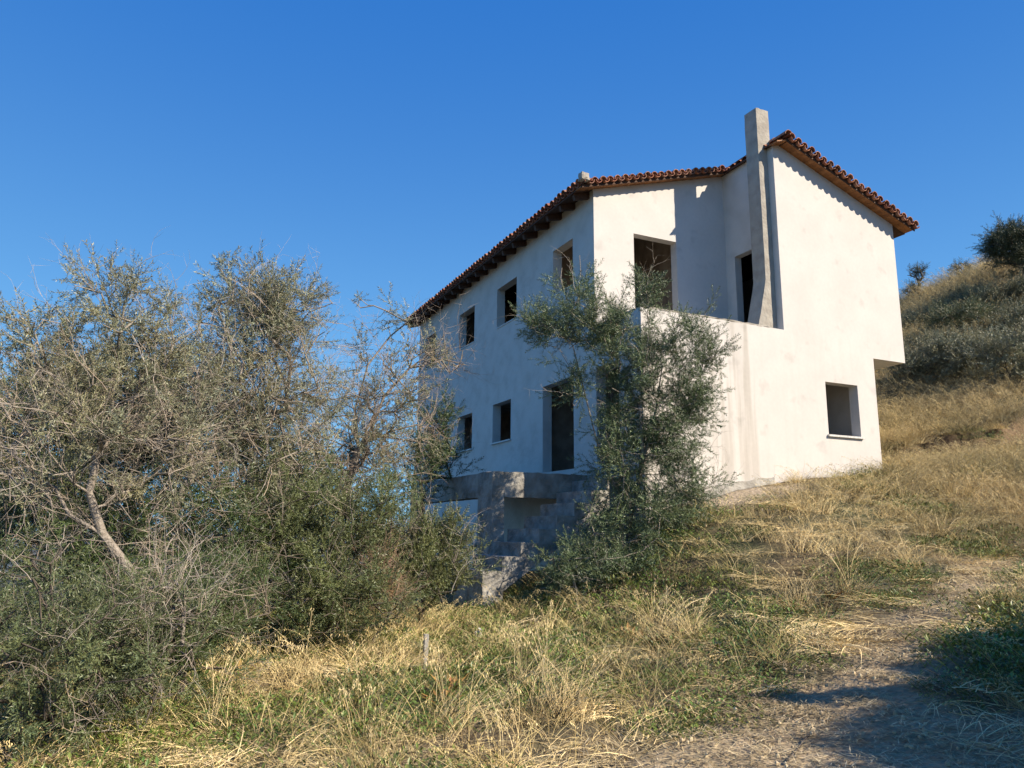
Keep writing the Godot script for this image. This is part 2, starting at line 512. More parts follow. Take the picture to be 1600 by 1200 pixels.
func build_house() -> void:
	var h := thing("house", "unfinished white plastered two-storey house with clay tile roof and empty windows", "house")
	var T := 0.25
	# west wall (in shade): u runs north
	var hw := [[8.81, 10.11, 4.32, 5.49], [5.79, 7.11, 4.32, 5.49], [2.70, 3.69, 4.32, 5.49], [12.4, 13.45, 4.32, 5.49], [8.85, 10.09, 1.02, 2.12], [6.10, 7.31, 1.02, 2.12], [2.71, 4.24, 0.0, 2.13], [0.82, 1.72, 0.0, 2.13], [12.3, 13.3, 0.0, 2.12]]
	var west := put("wall", wall(Vector3.ZERO, Vector3(0, 0, -1), Vector3(-1, 0, 0), cuts([0.0, 1.746, 14.2], hw, 0), cuts([-3.6, 0.0, 3.05, 6.33], hw, 2), holed(hw, func(u, y): return not (u < 1.746 and y > 3.05)), func(_u): return 6.33, T), M.plaster, h)
	for k in [4, 5]:
		var b := plain_box(Vector3(-0.055, hw[k][2] - 0.035, -hw[k][1] - 0.04), Vector3(0.2, hw[k][2] + 0.004, -hw[k][0] + 0.04))
		put("window_sill", b, M.sill, west)
	for k in [0, 1, 2, 3]:
		put("window_sill", plain_box(Vector3(-0.02, hw[k][2] - 0.02, -hw[k][1] + 0.003), Vector3(0.22, hw[k][2] + 0.012, -hw[k][0] - 0.003)), M.sill, west)
	# south wall (sunlit), ground floor and the wing above
	var hs := [[4.974, 5.992, 0.774, 1.982]]
	var south := put("wall", wall(Vector3(0, 0, 0.004), Vector3(1, 0, 0), Vector3(0, 0, 1), cuts([0.003, 3.825, 4.0, 6.6, 7.7], hs, 0), cuts([-3.6, 2.69, 3.05, 6.0], hs, 2),
		holed(hs, func(u, y): return not (u < 3.825 and y > 3.05) and not (u > 6.6 and y < 2.69)), func(u): return soffit(u), T, true), M.stained, h)
	put("window_sill", plain_box(Vector3(4.93, 0.735, -0.2), Vector3(6.04, 0.778, 0.06)), M.sill, south)
	# recessed wall behind the terrace
	var hr := [[1.084, 2.31, 3.05, 5.461]]
	put("wall", wall(Vector3(0, 0, -1.742), Vector3(1, 0, 0), Vector3(0, 0, 1), cuts([0.003, 3.82], hr, 0), cuts([3.05, 6.0], hr, 2), holed(hr, func(_u, _y): return true), func(u): return soffit(u), 0.22, true), M.stained, h)
	# west side of the wing
	var hv := [[0.55, 1.43, 3.05, 5.235]]
	put("wall", wall(Vector3(3.821, 0, 0), Vector3(0, 0, -1), Vector3(-1, 0, 0), cuts([0.002, 1.744], hv, 0), cuts([3.05, 7.48], hv, 2), holed(hv, func(_u, _y): return true), func(_u): return 7.48, 0.2), M.plaster, h)
	# east and north walls
	put("wall", plain_box(Vector3(6.35, -3.6, -14.2), Vector3(6.6, 2.69, -0.25)), M.plaster, h)
	put("wall", plain_box(Vector3(7.45, 2.69, -14.2), Vector3(7.7, 6.25, -0.25)), M.plaster, h)
	var hn := [[2.0, 3.2, 4.3, 5.4], [4.6, 5.8, 1.0, 2.1]]
	put("wall", wall(Vector3(0.25, 0, -14.2), Vector3(1, 0, 0), Vector3(0, 0, -1), cuts([0.0, 3.75, 6.1, 7.2], hn, 0), cuts([-3.6, 2.69, 6.0], hn, 2), holed(hn, func(u, y): return not (u > 6.1 and y < 2.69)), func(u): return soffit(u + 0.25), T), M.plaster, h)
	# floors
	put("floor_slab", plain_box(Vector3(0.25, -0.25, -13.95), Vector3(6.35, -0.01, -0.25)), M.concrete, h)
	put("floor_slab", plain_box(Vector3(0.25, 2.75, -13.95), Vector3(6.35, 3.045, -0.25)), M.concrete, h)
	put("floor_slab", plain_box(Vector3(6.353, 2.694, -13.95), Vector3(7.45, 3.045, -0.25)), M.plaster, h)
	# inner walls
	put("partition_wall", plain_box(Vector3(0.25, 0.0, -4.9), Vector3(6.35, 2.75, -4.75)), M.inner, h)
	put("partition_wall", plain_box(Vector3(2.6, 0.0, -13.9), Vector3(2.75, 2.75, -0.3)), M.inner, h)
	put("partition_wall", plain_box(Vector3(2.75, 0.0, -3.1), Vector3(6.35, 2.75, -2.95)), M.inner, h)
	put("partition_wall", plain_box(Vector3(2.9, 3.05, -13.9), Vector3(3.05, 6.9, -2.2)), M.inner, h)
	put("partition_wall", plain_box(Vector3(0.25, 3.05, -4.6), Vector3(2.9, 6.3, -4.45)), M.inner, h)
	# terrace edge: a rough strip of screed along the two free sides
	put("terrace_edge", rough_box(Vector3(-0.015, 3.045, -0.16), Vector3(3.45, 3.095, 0.015), 0.09, 0.022), M.chimney, h)
	put("terrace_edge", rough_box(Vector3(-0.012, 3.045, -1.73), Vector3(0.15, 3.09, -0.17), 0.09, 0.02), M.chimney, h)
	# exposed footing under the sunlit wall
	put("footing", rough_box(Vector3(0.2, -2.2, -0.1), Vector3(3.3, -0.42, 0.07), 0.15, 0.05, func(p): return Vector3(p.x, p.y + (p.x - 1.75) * 0.14, p.z)), M.concrete, h)
	# chimney: a leaning foot, then a straight stack
	put("chimney", rough_box(Vector3(0, 0, 0), Vector3(1, 5.44, 0.4), 0.17, 0.012, func(p):
		var k: float = clampf(1.0 - p.y / 1.15, 0.0, 1.0)
		var x0: float = 3.55 - 0.3 * k
		return Vector3(lerpf(x0, 3.93 if p.y > 1.2 else 3.82, clampf(p.x, -0.03, 1.03)), 3.06 + p.y, -0.57 + p.z)), M.chimney, h)
	build_roof(h)

func build_roof(h: Node3D) -> void:
	var deck := MB.new()
	# boards of the roof, 3 cm thick: main part west, main part east, wing
	var slab := func(x0: float, x1: float, z0: float, z1: float):
		var ya := soffit(x0) + 0.002; var yb := soffit(x1) + 0.002
		var t := 0.03
		deck.quad(Vector3(x0, ya, z0), Vector3(x1, yb, z0), Vector3(x1, yb, z1), Vector3(x0, ya, z1), Vector3.DOWN)
		deck.quad(Vector3(x0, ya + t, z0), Vector3(x1, yb + t, z0), Vector3(x1, yb + t, z1), Vector3(x0, ya + t, z1), Vector3.UP)
		for z in [z0, z1]:
			deck.quad(Vector3(x0, ya, z), Vector3(x1, yb, z), Vector3(x1, yb + t, z), Vector3(x0, ya + t, z), Vector3(0, 0, 1 if z == z0 else -1))
		for k in 2:
			var x := x0 if k == 0 else x1; var y := ya if k == 0 else yb
			deck.quad(Vector3(x, y, z0), Vector3(x, y + t, z0), Vector3(x, y + t, z1), Vector3(x, y, z1), Vector3(-1 if k == 0 else 1, 0, 0))
	slab.call(-0.46, 3.999, -1.76, -14.6)
	slab.call(4.001, 8.16, -0.01, -14.6)
	slab.call(3.7, 3.998, -0.01, -1.755)
	var roof := put("roof", deck.mesh(), M.beam, h)
	# rafters that show below the west eave
	var raf := MB.new()
	raf.box(Vector3(-0.44, -0.15, -0.045), Vector3(3.2, -0.002, 0.045))
	var rm := raf.mesh()
	for k in 20:
		var o := put("rafter", rm, M.beam, roof)
		o.transform = Transform3D(Basis(Vector3(0, 0, 1), atan(0.301)), Vector3(0, soffit(0.0), -1.95 - k * 0.655))
	# soffit planks under both verges
	var slope_w := Basis(Vector3(0, 0, 1), atan(0.301)); var slope_e := Basis(Vector3(0, 0, 1), -atan(0.348))
	var pl := MB.new()
	pl.box(Vector3(-0.056, -0.004, -0.02), Vector3(0.056, 0.022, 0.235))
	var plank := pl.mesh()
	var x := -0.4
	var k := 0
	while x < 3.95:
		if x < 3.72 :
			var o := put("soffit_plank", plank, M.planks[(k * 7 + k / 3) % 3], roof)
			o.transform = Transform3D(slope_w, Vector3(x, soffit(x) + rng.randf() * 0.006, -1.74))
		x += 0.111; k += 1
	x = 3.78
	while x < 8.14:
		var o := put("soffit_plank", plank, M.planks[(k * 5 + k / 4) % 3], roof)
		o.transform = Transform3D(slope_w if x < RIDGE else slope_e, Vector3(x, soffit(x) + rng.randf() * 0.006, 0.02))
		x += 0.1075; k += 1
	# barge boards
	for s in [[-0.46, 3.7, -1.51], [4.0, 8.16, 0.25]]:
		var b := MB.new()
		var p := Vector3(s[0], soffit(s[0]), s[2]); var q := Vector3(s[1], soffit(s[1]), s[2])
		for z in [0.0, 0.02]:
			b.quad(p + Vector3(0, -0.02, z), q + Vector3(0, -0.02, z), q + Vector3(0, 0.06, z), p + Vector3(0, 0.06, z), Vector3(0, 0, 1 if z > 0 else -1))
		b.quad(p + Vector3(0, -0.02, 0), q + Vector3(0, -0.02, 0), q + Vector3(0, -0.02, 0.02), p + Vector3(0, -0.02, 0.02), Vector3.DOWN)
		b.quad(p + Vector3(0, 0.06, 0), q + Vector3(0, 0.06, 0), q + Vector3(0, 0.06, 0.02), p + Vector3(0, 0.06, 0.02), Vector3.UP)
		put("barge_board", b.mesh(), M.beam, roof)
	# tile field: courses of tiles joined, the roof planes that nobody sees from below
	var field := MB.new()
	for part in [[-0.05, 4.0, -1.9, -14.6], [4.0, 7.75, -0.1, -14.6], [3.72, 4.0, -0.1, -1.9]]:
		var z: float = part[2]
		var pts := []
		while z > part[3]:
			for q in 4: pts.append([z - q * 0.052, [0.0, 0.06, 0.085, 0.06][q]])
			z -= 0.208
		for i in pts.size() - 1:
			var a := Vector3(part[0], soffit(part[0] + 0.001) + 0.05 + pts[i][1], pts[i][0]); var b := Vector3(part[0], soffit(part[0] + 0.001) + 0.05 + pts[i + 1][1], pts[i + 1][0])
			var c := Vector3(part[1], soffit(part[1] - 0.001) + 0.05 + pts[i + 1][1], pts[i + 1][0]); var d := Vector3(part[1], soffit(part[1] - 0.001) + 0.05 + pts[i][1], pts[i][0])
			field.quad(a, b, c, d, Vector3.UP)
	put("tile_field", field.mesh(), M.tiles[0], roof).set_meta("kind", "stuff")
	# eave tiles
	var cover := half_tile(0.088, 0.46, false); var pan := half_tile(0.088, 0.46, true)
	var up_w := Vector3(1, 0.301, 0).normalized(); var nrm_w := Vector3(-0.301, 1, 0).normalized()
	for i in 63:
		var z := -1.56 - i * 0.2075
		var o := put("tile", cover, M.tiles[rng.randi() % 4], roof)
		place(o, Vector3(-0.53 + rng.randf_range(-0.02, 0.02), soffit(-0.53) + 0.125 + rng.randf_range(-0.006, 0.006), z), up_w, nrm_w)
		var o2 := put("tile", pan, M.tiles[rng.randi() % 4], roof)
		place(o2, Vector3(-0.50 + rng.randf_range(-0.015, 0.015), soffit(-0.50) + 0.13, z - 0.104), up_w, nrm_w)
	var up_e := Vector3(-1, 0.348, 0).normalized(); var nrm_e := Vector3(0.348, 1, 0).normalized()
	for i in 14:
		var z := 0.2 - i * 0.2075
		var o := put("tile", cover, M.tiles[rng.randi() % 4], roof)
		place(o, Vector3(8.22 + rng.randf_range(-0.02, 0.02), soffit(8.22) + 0.125, z), up_e, nrm_e)
		var o2 := put("tile", pan, M.tiles[rng.randi() % 4], roof)
		place(o2, Vector3(8.2, soffit(8.2) + 0.13, z - 0.104), up_e, nrm_e)
	# verge tiles: short tiles laid across, one a step below the next
	var back := Vector3(0, 0.02, -1)
	for s in [[-0.36, 3.70, -1.37, nrm_w, 0.204], [4.06, 8.2, 0.39, nrm_e, 0.2]]:
		var xx: float = s[0]
		while xx < s[1]:
			var o := put("tile", cover, M.tiles[rng.randi() % 4], roof)
			place(o, Vector3(xx, soffit(xx) + 0.075 + rng.randf_range(-0.008, 0.008), s[2] + rng.randf_range(-0.02, 0.02)), back + Vector3(rng.randf_range(-0.03, 0.03), 0, 0), s[3])
			var o2 := put("tile", pan, M.tiles[rng.randi() % 4], roof)
			place(o2, Vector3(xx + s[4] * 0.5, soffit(xx + 0.1) + 0.115, s[2] - 0.03), back, s[3])
			xx += s[4]
	# ridge caps and the rounded corner piece
	var cap := half_tile(0.12, 0.45, false)
	for i in 36:
		var o := put("tile", cap, M.tiles[rng.randi() % 4], roof)
		place(o, Vector3(RIDGE, RIDGE_Y + 0.10 + 0.012 * (i % 2), 0.36 - i * 0.415), Vector3(0, 0.03, -1), Vector3.UP)
	var knob := rough_box(Vector3(-0.11, -0.06, -0.10), Vector3(0.11, 0.13, 0.10), 0.05, 0.03)
	put("ridge_mortar", knob, M.chimney, roof).position = Vector3(-0.44, soffit(-0.44) + 0.16, -1.42)

func build_porch() -> void:
	var o := thing("concrete_porch", "bare grey concrete porch slab on columns against the shaded white wall", "porch")
	put("slab", rough_box(Vector3(-2.05, -0.36, -7.4), Vector3(-0.003, -0.195, -2.22), 0.18, 0.02), M.concrete, o)
	put("beam", rough_box(Vector3(-2.33, -0.72, -7.4), Vector3(-2.03, -0.19, -2.0), 0.12, 0.02), M.concrete, o)
	put("beam", rough_box(Vector3(-2.04, -0.72, -2.24), Vector3(-0.003, -0.186, -2.005), 0.12, 0.02), M.concrete, o)
	for z in [-2.0, -7.0]:
		put("column", rough_box(Vector3(-2.325, -3.4, z - 0.76 if z > -3.0 else z - 0.4), Vector3(-2.035, -0.70, z - 0.003), 0.14, 0.016), M.concrete, o)
	var s := thing("concrete_stairs", "bare concrete steps without railing rising towards the shaded wall beside the porch", "stairs")
	for i in 9:
		var x0 := -0.11 - 0.375 * i
		var y := -0.1 - 0.25 * i
		put("step", rough_box(Vector3(0, 0, -1.965), Vector3(0.39, 1.0, -0.56), 0.13, 0.0, func(p):
			var x: float = x0 + p.x
			var bottom: float = maxf(-0.1 + (x + 0.11) * 0.667 - 0.62, -3.0) if i < 8 else -3.2
			var e: float = 0.012 * bumps.get_noise_3d(x * 20.0, p.y * 11.0 + i, p.z * 20.0)
			return Vector3(x + e, lerpf(bottom, y, p.y) + e, p.z + e)), M.concrete, s)

# ------------------------------------------------------------------ plants
# sprig meshes, made once
var sprigs := {}
func make_sprigs() -> void:
	for k in 4:                                           # olive boughs: a stem with side sprays of narrow leaves
		var b := MB.new(); b.colored = true
		var p := Vector3.ZERO; var d := Vector3(0, 1, 0); var bend := Vector3(rng.randf_range(-0.6, 0.6), 0, rng.randf_range(-0.6, 0.6))
		for i in 9:
			d = (d + bend * 0.1 + rnd_dir() * 0.12).normalized()
			var q := p + d * 0.05
			b.tint = Color(1.1, 1.0, 0.85)
			b.stick(p, q, 0.004 - 0.0003 * i, 0.0037 - 0.0003 * i, 3)
			p = q
			var s := d.cross(Vector3.RIGHT.rotated(Vector3.UP, i * 2.4 + rng.randf())).normalized()
			spray(b, p, (s + d * rng.randf_range(0.3, 1.2) + rnd_dir() * 0.25).normalized() if i < 8 else d, rng.randi_range(6, 11))
		sprigs["olive%d" % k] = b.mesh()
	for k in 3:                                           # bare grey twigs
		var b := MB.new(); b.colored = true
		b.tint = Color.WHITE
		twiglet(b, Vector3.ZERO, Vector3.UP, 0.7, 0.0055, 2)
		sprigs["bare%d" % k] = b.mesh()
	for k in 2:                                           # thick leaf masses for the shade trees
		var b := MB.new(); b.colored = true
		for i in 60:
			var dir := rnd_dir(); dir.y = absf(dir.y) * 0.9 + 0.1; dir = dir.normalized()
			var at := rnd_dir() * 0.16 * pow(rng.randf(), 0.5) + Vector3(0, 0.12, 0)
			var g := rng.randf_range(0.65, 1.4)
			b.tint = Color(g * rng.randf_range(0.9, 1.2), g, g * rng.randf_range(0.8, 1.1))
			b.leaf(at, dir, dir.cross(rnd_dir()).normalized(), rng.randf_range(0.06, 0.11), rng.randf_range(0.02, 0.035))
		sprigs["bushy%d" % k] = b.mesh()
	for k in 6:                                           # standing dry grass, a patch about 0.9 m across
		var b := MB.new(); b.colored = true
		var lean := Vector3(rng.randf() - 0.5, 0, rng.randf() - 0.5) * 1.1
		for c in 9:                                       # small tufts within the patch
			var an0 := rng.randf() * TAU
			var mid := Vector3(cos(an0), 0, sin(an0)) * 0.42 * sqrt(rng.randf())
			var tone := rng.randf_range(0.75, 1.15); var high := rng.randf_range(0.55, 1.15)
			for i in 13:
				var an := rng.randf() * TAU
				var o := Vector3(cos(an), 0, sin(an))
				var g := tone * rng.randf_range(0.7, 1.2)
				b.tint = Color(g, g * rng.randf_range(0.92, 1.0), g * rng.randf_range(0.72, 1.0))
				var l := rng.randf_range(0.25, 0.75) * high
				var bd := o * rng.randf_range(0.1, 1.1) + lean * rng.randf_range(0.3, 1.2) - Vector3(0, rng.randf_range(0.0, 0.9), 0)
				b.blade(mid + o * 0.09 * rng.randf(), (Vector3.UP + o * rng.randf_range(0.0, 0.6)).normalized(), bd, l, rng.randf_range(0.003, 0.0065), 4)
		for i in 7:                                       # nodding oat heads
			var an := rng.randf() * TAU
			var o := Vector3(cos(an), 0, sin(an))
			b.tint = Color(1.2, 1.14, 0.98) * rng.randf_range(0.8, 1.1)
			oat(b, o * 0.4 * sqrt(rng.randf()), o, lean, rng.randf_range(0.07, 0.12))
		sprigs["dry%d" % k] = b.mesh()
	for k in 3:                                           # fountain-shaped tussocks
		var b := MB.new(); b.colored = true
		var lean := Vector3.RIGHT.rotated(Vector3.UP, rng.randf() * TAU) * 0.7
		for i in 230:
			var an := rng.randf() * TAU
			var o := Vector3(cos(an), 0, sin(an))
			var g := rng.randf_range(0.65, 1.3)
			b.tint = Color(g, g * rng.randf_range(0.94, 1.0), g * rng.randf_range(0.8, 1.0))
			b.blade(o * 0.22 * sqrt(rng.randf()), (Vector3.UP + o * rng.randf_range(0.05, 0.7) + lean * rng.randf_range(0.0, 1.3)).normalized(), rnd_dir() * 0.8 + lean * rng.randf_range(0.2, 1.8) - Vector3(0, rng.randf_range(0.1, 1.6), 0), rng.randf_range(0.2, 0.95), rng.randf_range(0.003, 0.006), 5)
		for i in 8:
			var an := rng.randf() * TAU
			oat(b, Vector3.ZERO, Vector3(cos(an), 0, sin(an)), lean, rng.randf_range(0.1, 0.15))
		sprigs["tussock%d" % k] = b.mesh()
	for k in 4:                                           # flattened straw
		var b := MB.new(); b.colored = true
		for i in 150:
			var an := rng.randfn(0.0, 0.5)
			var o := Vector3(cos(an), 0, sin(an))
			var g := rng.randf_range(0.6, 1.3)
			b.tint = Color(g, g * 0.97, g * rng.randf_range(0.78, 1.0))
			b.blade(Vector3(rng.randf_range(-0.5, 0.3), rng.randf() * 0.03, rng.randf_range(-0.4, 0.4)), (o + Vector3(0, rng.randf_range(0.05, 0.5), 0)).normalized(), Vector3(rng.randf_range(-0.3, 0.3), -rng.randf_range(0.3, 0.9), rng.randf_range(-0.5, 0.5)), rng.randf_range(0.2, 0.55), rng.randf_range(0.004, 0.008), 4)
		sprigs["flat%d" % k] = b.mesh()
	for k in 5:                                           # low green weeds
		var b := MB.new(); b.colored = true
		for i in 190:
			var an := rng.randf() * TAU; var r := 0.42 * sqrt(rng.randf())
			var o := Vector3(cos(an), 0, sin(an))
			var g := rng.randf_range(0.5, 1.45)
			b.tint = Color(g * rng.randf_range(0.8, 1.35), g, g * 0.8)
			var f := Vector3.RIGHT.rotated(Vector3.UP, rng.randf() * TAU)
			if i % 3 == 0:
				b.blade(o * r, (Vector3.UP + f * 0.5).normalized(), f * 0.8 - Vector3(0, 0.5, 0), rng.randf_range(0.1, 0.28), 0.006, 3)
			else:
				var dir := (f + Vector3(0, rng.randf_range(0.1, 1.0), 0)).normalized()
				b.leaf(o * r + Vector3(0, rng.randf() * 0.13, 0), dir, dir.cross(Vector3.UP).normalized(), rng.randf_range(0.03, 0.065), rng.randf_range(0.016, 0.032))
		sprigs["weed%d" % k] = b.mesh()
	for k in 3:                                           # straw litter lying on the soil
		var b := MB.new(); b.colored = true
		for i in 330:
			var an := rng.randf() * TAU
			var o := Vector3(cos(an), rng.randf_range(-0.05, 0.3), sin(an)).normalized()
			var g := rng.randf_range(0.4, 1.45)
			b.tint = Color(g, g * 0.95, g * 0.85)
			var at := Vector3(rng.randf_range(-0.4, 0.4), rng.randf_range(0.004, 0.02), rng.randf_range(-0.4, 0.4))
			b.leaf(at, o, o.cross(Vector3.UP).normalized(), rng.randf_range(0.02, 0.16), rng.randf_range(0.004, 0.011))
		for i in 14:                                      # small stones and clods
			var at := Vector3(rng.randf_range(-0.4, 0.4), 0.0, rng.randf_range(-0.4, 0.4))
			var r := rng.randf_range(0.005, 0.02)
			var g := rng.randf_range(0.6, 1.3)
			b.tint = Color(g, g * 0.95, g * 0.95)
			var ring := []
			for q in 5: ring.append(at + Vector3(cos(q * 1.257), rng.randf_range(0.0, 0.4), sin(q * 1.257)) * r * rng.randf_range(0.8, 1.4))
			for q in 5:
				b.quad(ring[q], ring[(q + 1) % 5], at + Vector3(0, r, 0), at + Vector3(0, r * 0.98, 0), Vector3.UP)
				b.quad(ring[q], ring[(q + 1) % 5], ring[(q + 1) % 5] - Vector3(0, r, 0), ring[q] - Vector3(0, r, 0), ring[q] - at)
		sprigs["litter%d" % k] = b.mesh()
	for k in 2:                                           # a plant of big brown dock leaves
		var b := MB.new(); b.colored = true
		for i in 16:
			var an := rng.randf() * TAU
			var o := Vector3(cos(an), 0, sin(an))
			var g := rng.randf_range(0.6, 1.3)
			b.tint = Color(g, g * rng.randf_range(0.7, 1.3), g * 0.8)
			var dir := (o + Vector3(0, rng.randf_range(0.4, 1.6), 0)).normalized()
			b.stick(Vector3.ZERO, o * 0.06 + dir * 0.1, 0.004, 0.003, 3)
			b.leaf(o * 0.06 + dir * 0.1, (dir + o * 0.5).normalized(), dir.cross(Vector3.UP).normalized(), rng.randf_range(0.1, 0.2), rng.randf_range(0.035, 0.06))
		sprigs["dock%d" % k] = b.mesh()

func spray(b: MB, at: Vector3, dir0: Vector3, pairs: int) -> void:
	var p := at; var d := dir0
	for i in pairs:
		d = (d + Vector3(0, 0.05, 0) + rnd_dir() * 0.08).normalized()
		var q := p + d * 0.024
		b.tint = Color(1.0, 0.95, 0.8)
		if i % 3 == 0: b.stick(p, p + d * 0.072, 0.002, 0.0016, 3)
		p = q
		var s := d.cross(Vector3.RIGHT.rotated(Vector3.UP, i * 1.7)).normalized()
		for e in [-1.0, 1.0]:
			var g := rng.randf_range(0.6, 1.4)
			b.tint = Color(g * rng.randf_range(0.92, 1.12), g, g * rng.randf_range(0.8, 1.15))
			var dir: Vector3 = (s * e * rng.randf_range(0.6, 1.0) + d * rng.randf_range(0.5, 1.0) + rnd_dir() * 0.3).normalized()
			b.leaf(p, dir, dir.cross(d + rnd_dir() * 0.6).normalized(), rng.randf_range(0.045, 0.068), rng.randf_range(0.010, 0.016))

func oat(b: MB, at: Vector3, o: Vector3, lean: Vector3, l: float) -> void:
	var p := at; var d := (Vector3.UP + o * 0.25).normalized()
	for s in 7:
		var q := p + d * l
		b.stick(p, q, 0.0022, 0.0018, 3)
		p = q; d = (d + o * 0.12 + lean * 0.12 - Vector3(0, 0.035 * s, 0)).normalized()
		if s >= 4:
			for e in 6:
				b.leaf(p + rnd_dir() * 0.035, (Vector3.DOWN + rnd_dir() * 0.5).normalized(), rnd_dir(), rng.randf_range(0.025, 0.045), 0.008)

func rnd_dir() -> Vector3:
	return Vector3(rng.randfn(), rng.randfn(), rng.randfn()).normalized()

func twiglet(b: MB, at: Vector3, dir: Vector3, l: float, r: float, depth: int) -> void:
	var p := at; var d := dir
	var n: int = [2, 3, 6][depth]
	for i in n:
		d = (d + rnd_dir() * 0.28).normalized()
		var q := p + d * l / n
		b.stick(p, q, r * (1.0 - 0.75 * i / n), r * (1.0 - 0.75 * (i + 1) / n), 3)
		p = q
		if depth > 0 and i > 0:
			if depth == 1 and i > 2: continue
			twiglet(b, p, (d + rnd_dir() * 1.1).normalized(), l * rng.randf_range(0.4, 0.65), r * 0.6, depth - 1)

# Grows branches from a trunk to points spread through the crown; every point joins the nearest limb.
# opts: trunk (points), radius, blobs ([centre, radii, how many points]), leafy and bare (sprays per point), leaf, twig (linear colours), size, stem material, sprig
func plant(called: String, label: String, category: String, group: String, opts: Dictionary) -> Node3D:
	var base: Vector3 = opts.trunk[0]
	var o := thing(called, label, category, base, group)
	var pos: Array[Vector3] = []; var par: Array[int] = []; var dirs: Array[Vector3] = []; var fixed := []
	for i in opts.trunk.size():
		pos.append(opts.trunk[i] - base); par.append(i - 1); dirs.append((opts.trunk[maxi(i, 1)] - opts.trunk[maxi(i, 1) - 1]).normalized())
	for e in opts.get("limbs", []):                       # further limbs drawn by hand: [index to leave from, points]
		var last: int = e[0]
		for q in e[1]:
			pos.append(q - base); par.append(last); dirs.append((q - base - pos[last]).normalized()); last = pos.size() - 1
	var hand := pos.size()
	var want := []
	for bl in opts.blobs:
		var c: Vector3 = bl[0] - base; var r: Vector3 = bl[1]
		for i in bl[2]:
			var q := rnd_dir() * pow(rng.randf(), 0.38)
			want.append([c + Vector3(q.x * r.x, q.y * r.y, q.z * r.z), bl])
	var root: Vector3 = pos[mini(opts.trunk.size() - 1, opts.get("fork", 99))]
	want.sort_custom(func(a, b): return a[0].distance_squared_to(root) < b[0].distance_squared_to(root))
	var tips := []
	for target in want:
		var w: Vector3 = target[0]
		var best := 0; var bd := 1e9
		for i in range(mini(1, hand - 1), pos.size()):
			var e: Vector3 = w - pos[i]
			var l := e.length()
			if l >= bd: continue
			var k := 1.0 + 0.7 * (1.0 - dirs[i].dot(e) / maxf(l, 0.001)) + (0.25 if e.y < 0.0 else 0.0)
			if l * k < bd:
				bd = l * k; best = i
		var from := pos[best]
		var e: Vector3 = w - from
		var n := clampi(int(e.length() / 0.22), 1, 8)
		var lift := Vector3(0, 1, 0) * e.length() * rng.randf_range(-0.06, 0.14) + rnd_dir() * e.length() * 0.09
		var last := best
		for i in n:
			var q := float(i + 1) / n
			var p := from + e * q + lift * sin(q * PI) + (rnd_dir() * 0.03 if i < n - 1 else Vector3.ZERO)
			pos.append(p); par.append(last); dirs.append((p - pos[last]).normalized()); last = pos.size() - 1
		tips.append([last, target[1]])
	var load_ := PackedFloat32Array(); load_.resize(pos.size())
	for t in tips: load_[t[0]] += 1.0
	for i in range(pos.size() - 1, 0, -1): load_[par[i]] += load_[i]
	var top: float = maxf(load_[0], 1.0)
	var R: float = opts.radius
	var thin: float = opts.get("thin", 0.006)
	var rad := func(i: int) -> float: return maxf(thin * 0.55, thin + (R - thin) * pow(load_[i] / top, 0.62))
	var tb := MB.new(); var bb := MB.new()
	for i in range(1, pos.size()):
		var ra: float = rad.call(i); var rp: float = minf(rad.call(par[i]), ra * 1.35)
		if i < hand: tb.stick(pos[par[i]], pos[i], maxf(rp, ra), ra, 9)
		else: bb.stick(pos[par[i]], pos[i], rp, ra, 6 if ra > 0.02 else 4 if ra > 0.008 else 3)
	var stem: Material = opts.get("stem", M.bark)
	if tb.v.size(): put("trunk", tb.mesh(), stem, o)
	if bb.v.size(): put("branches", bb.mesh(), stem, o)
	var size: float = opts.get("size", 1.0)
	var kinds: Array = opts.get("sprig", ["olive0", "olive1", "olive2", "olive3"])
	var sets := {}
	for tip in tips:
		var t: int = tip[0]
		var leafy: float = tip[1][3] if tip[1].size() > 3 else opts.get("leafy", 0.0)
		var bare: float = tip[1][4] if tip[1].size() > 4 else opts.get("bare", 0.0)
		var chain := [t]
		if par[t] >= hand: chain.append(par[t])
		if chain.size() == 2 and par[par[t]] >= hand: chain.append(par[par[t]])
		var here: float = opts.get("clump", 0.0)
		var lush := 1.0 if here == 0.0 else (2.0 if rng.randf() < 1.0 - here else 0.15)
		for w in [[kinds, leafy * lush, opts.leaf], [["bare0", "bare1", "bare2"], bare, opts.get("twig", Color.WHITE)]]:
			var cnt := int(w[1] + rng.randf())
			for i in cnt:
				var at: Vector3 = pos[chain[rng.randi() % chain.size()]] + rnd_dir() * 0.05 * size
				var d := (dirs[t] * 0.8 + rnd_dir() * 0.9 + Vector3(0, opts.get("rise", 0.35), 0)).normalized()
				var x := d.cross(rnd_dir()).normalized()
				var s := size * rng.randf_range(0.7, 1.25)
				var kind: String = w[0][rng.randi() % w[0].size()]
				if not sets.has(kind): sets[kind] = [[], []]
				sets[kind][0].append(Transform3D(Basis(x * s, d * s, x.cross(d) * s), at))
				var c: Color = w[2]
				var g := rng.randf_range(0.75, 1.25)
				var warm: float = rng.randf_range(0.0, opts.get("mixed", 0.15))
				sets[kind][1].append(Color(c.r * g * (1.0 + warm * 1.2), c.g * g * (1.0 + warm * 0.3), c.b * g * (1.0 - warm * 0.5)))
	for kind in sets:
		var is_bare: bool = kind.begins_with("bare")
		many("twigs" if is_bare else "foliage", sprigs[kind], M.twig if is_bare else M.leaf, sets[kind][0], sets[kind][1], o)
	return o

const OLIVE := Color(0.115, 0.15, 0.07)
const OLIVE_PALE := Color(0.225, 0.245, 0.165)
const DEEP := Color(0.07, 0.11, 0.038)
const TWIG := Color(0.40, 0.36, 0.31)

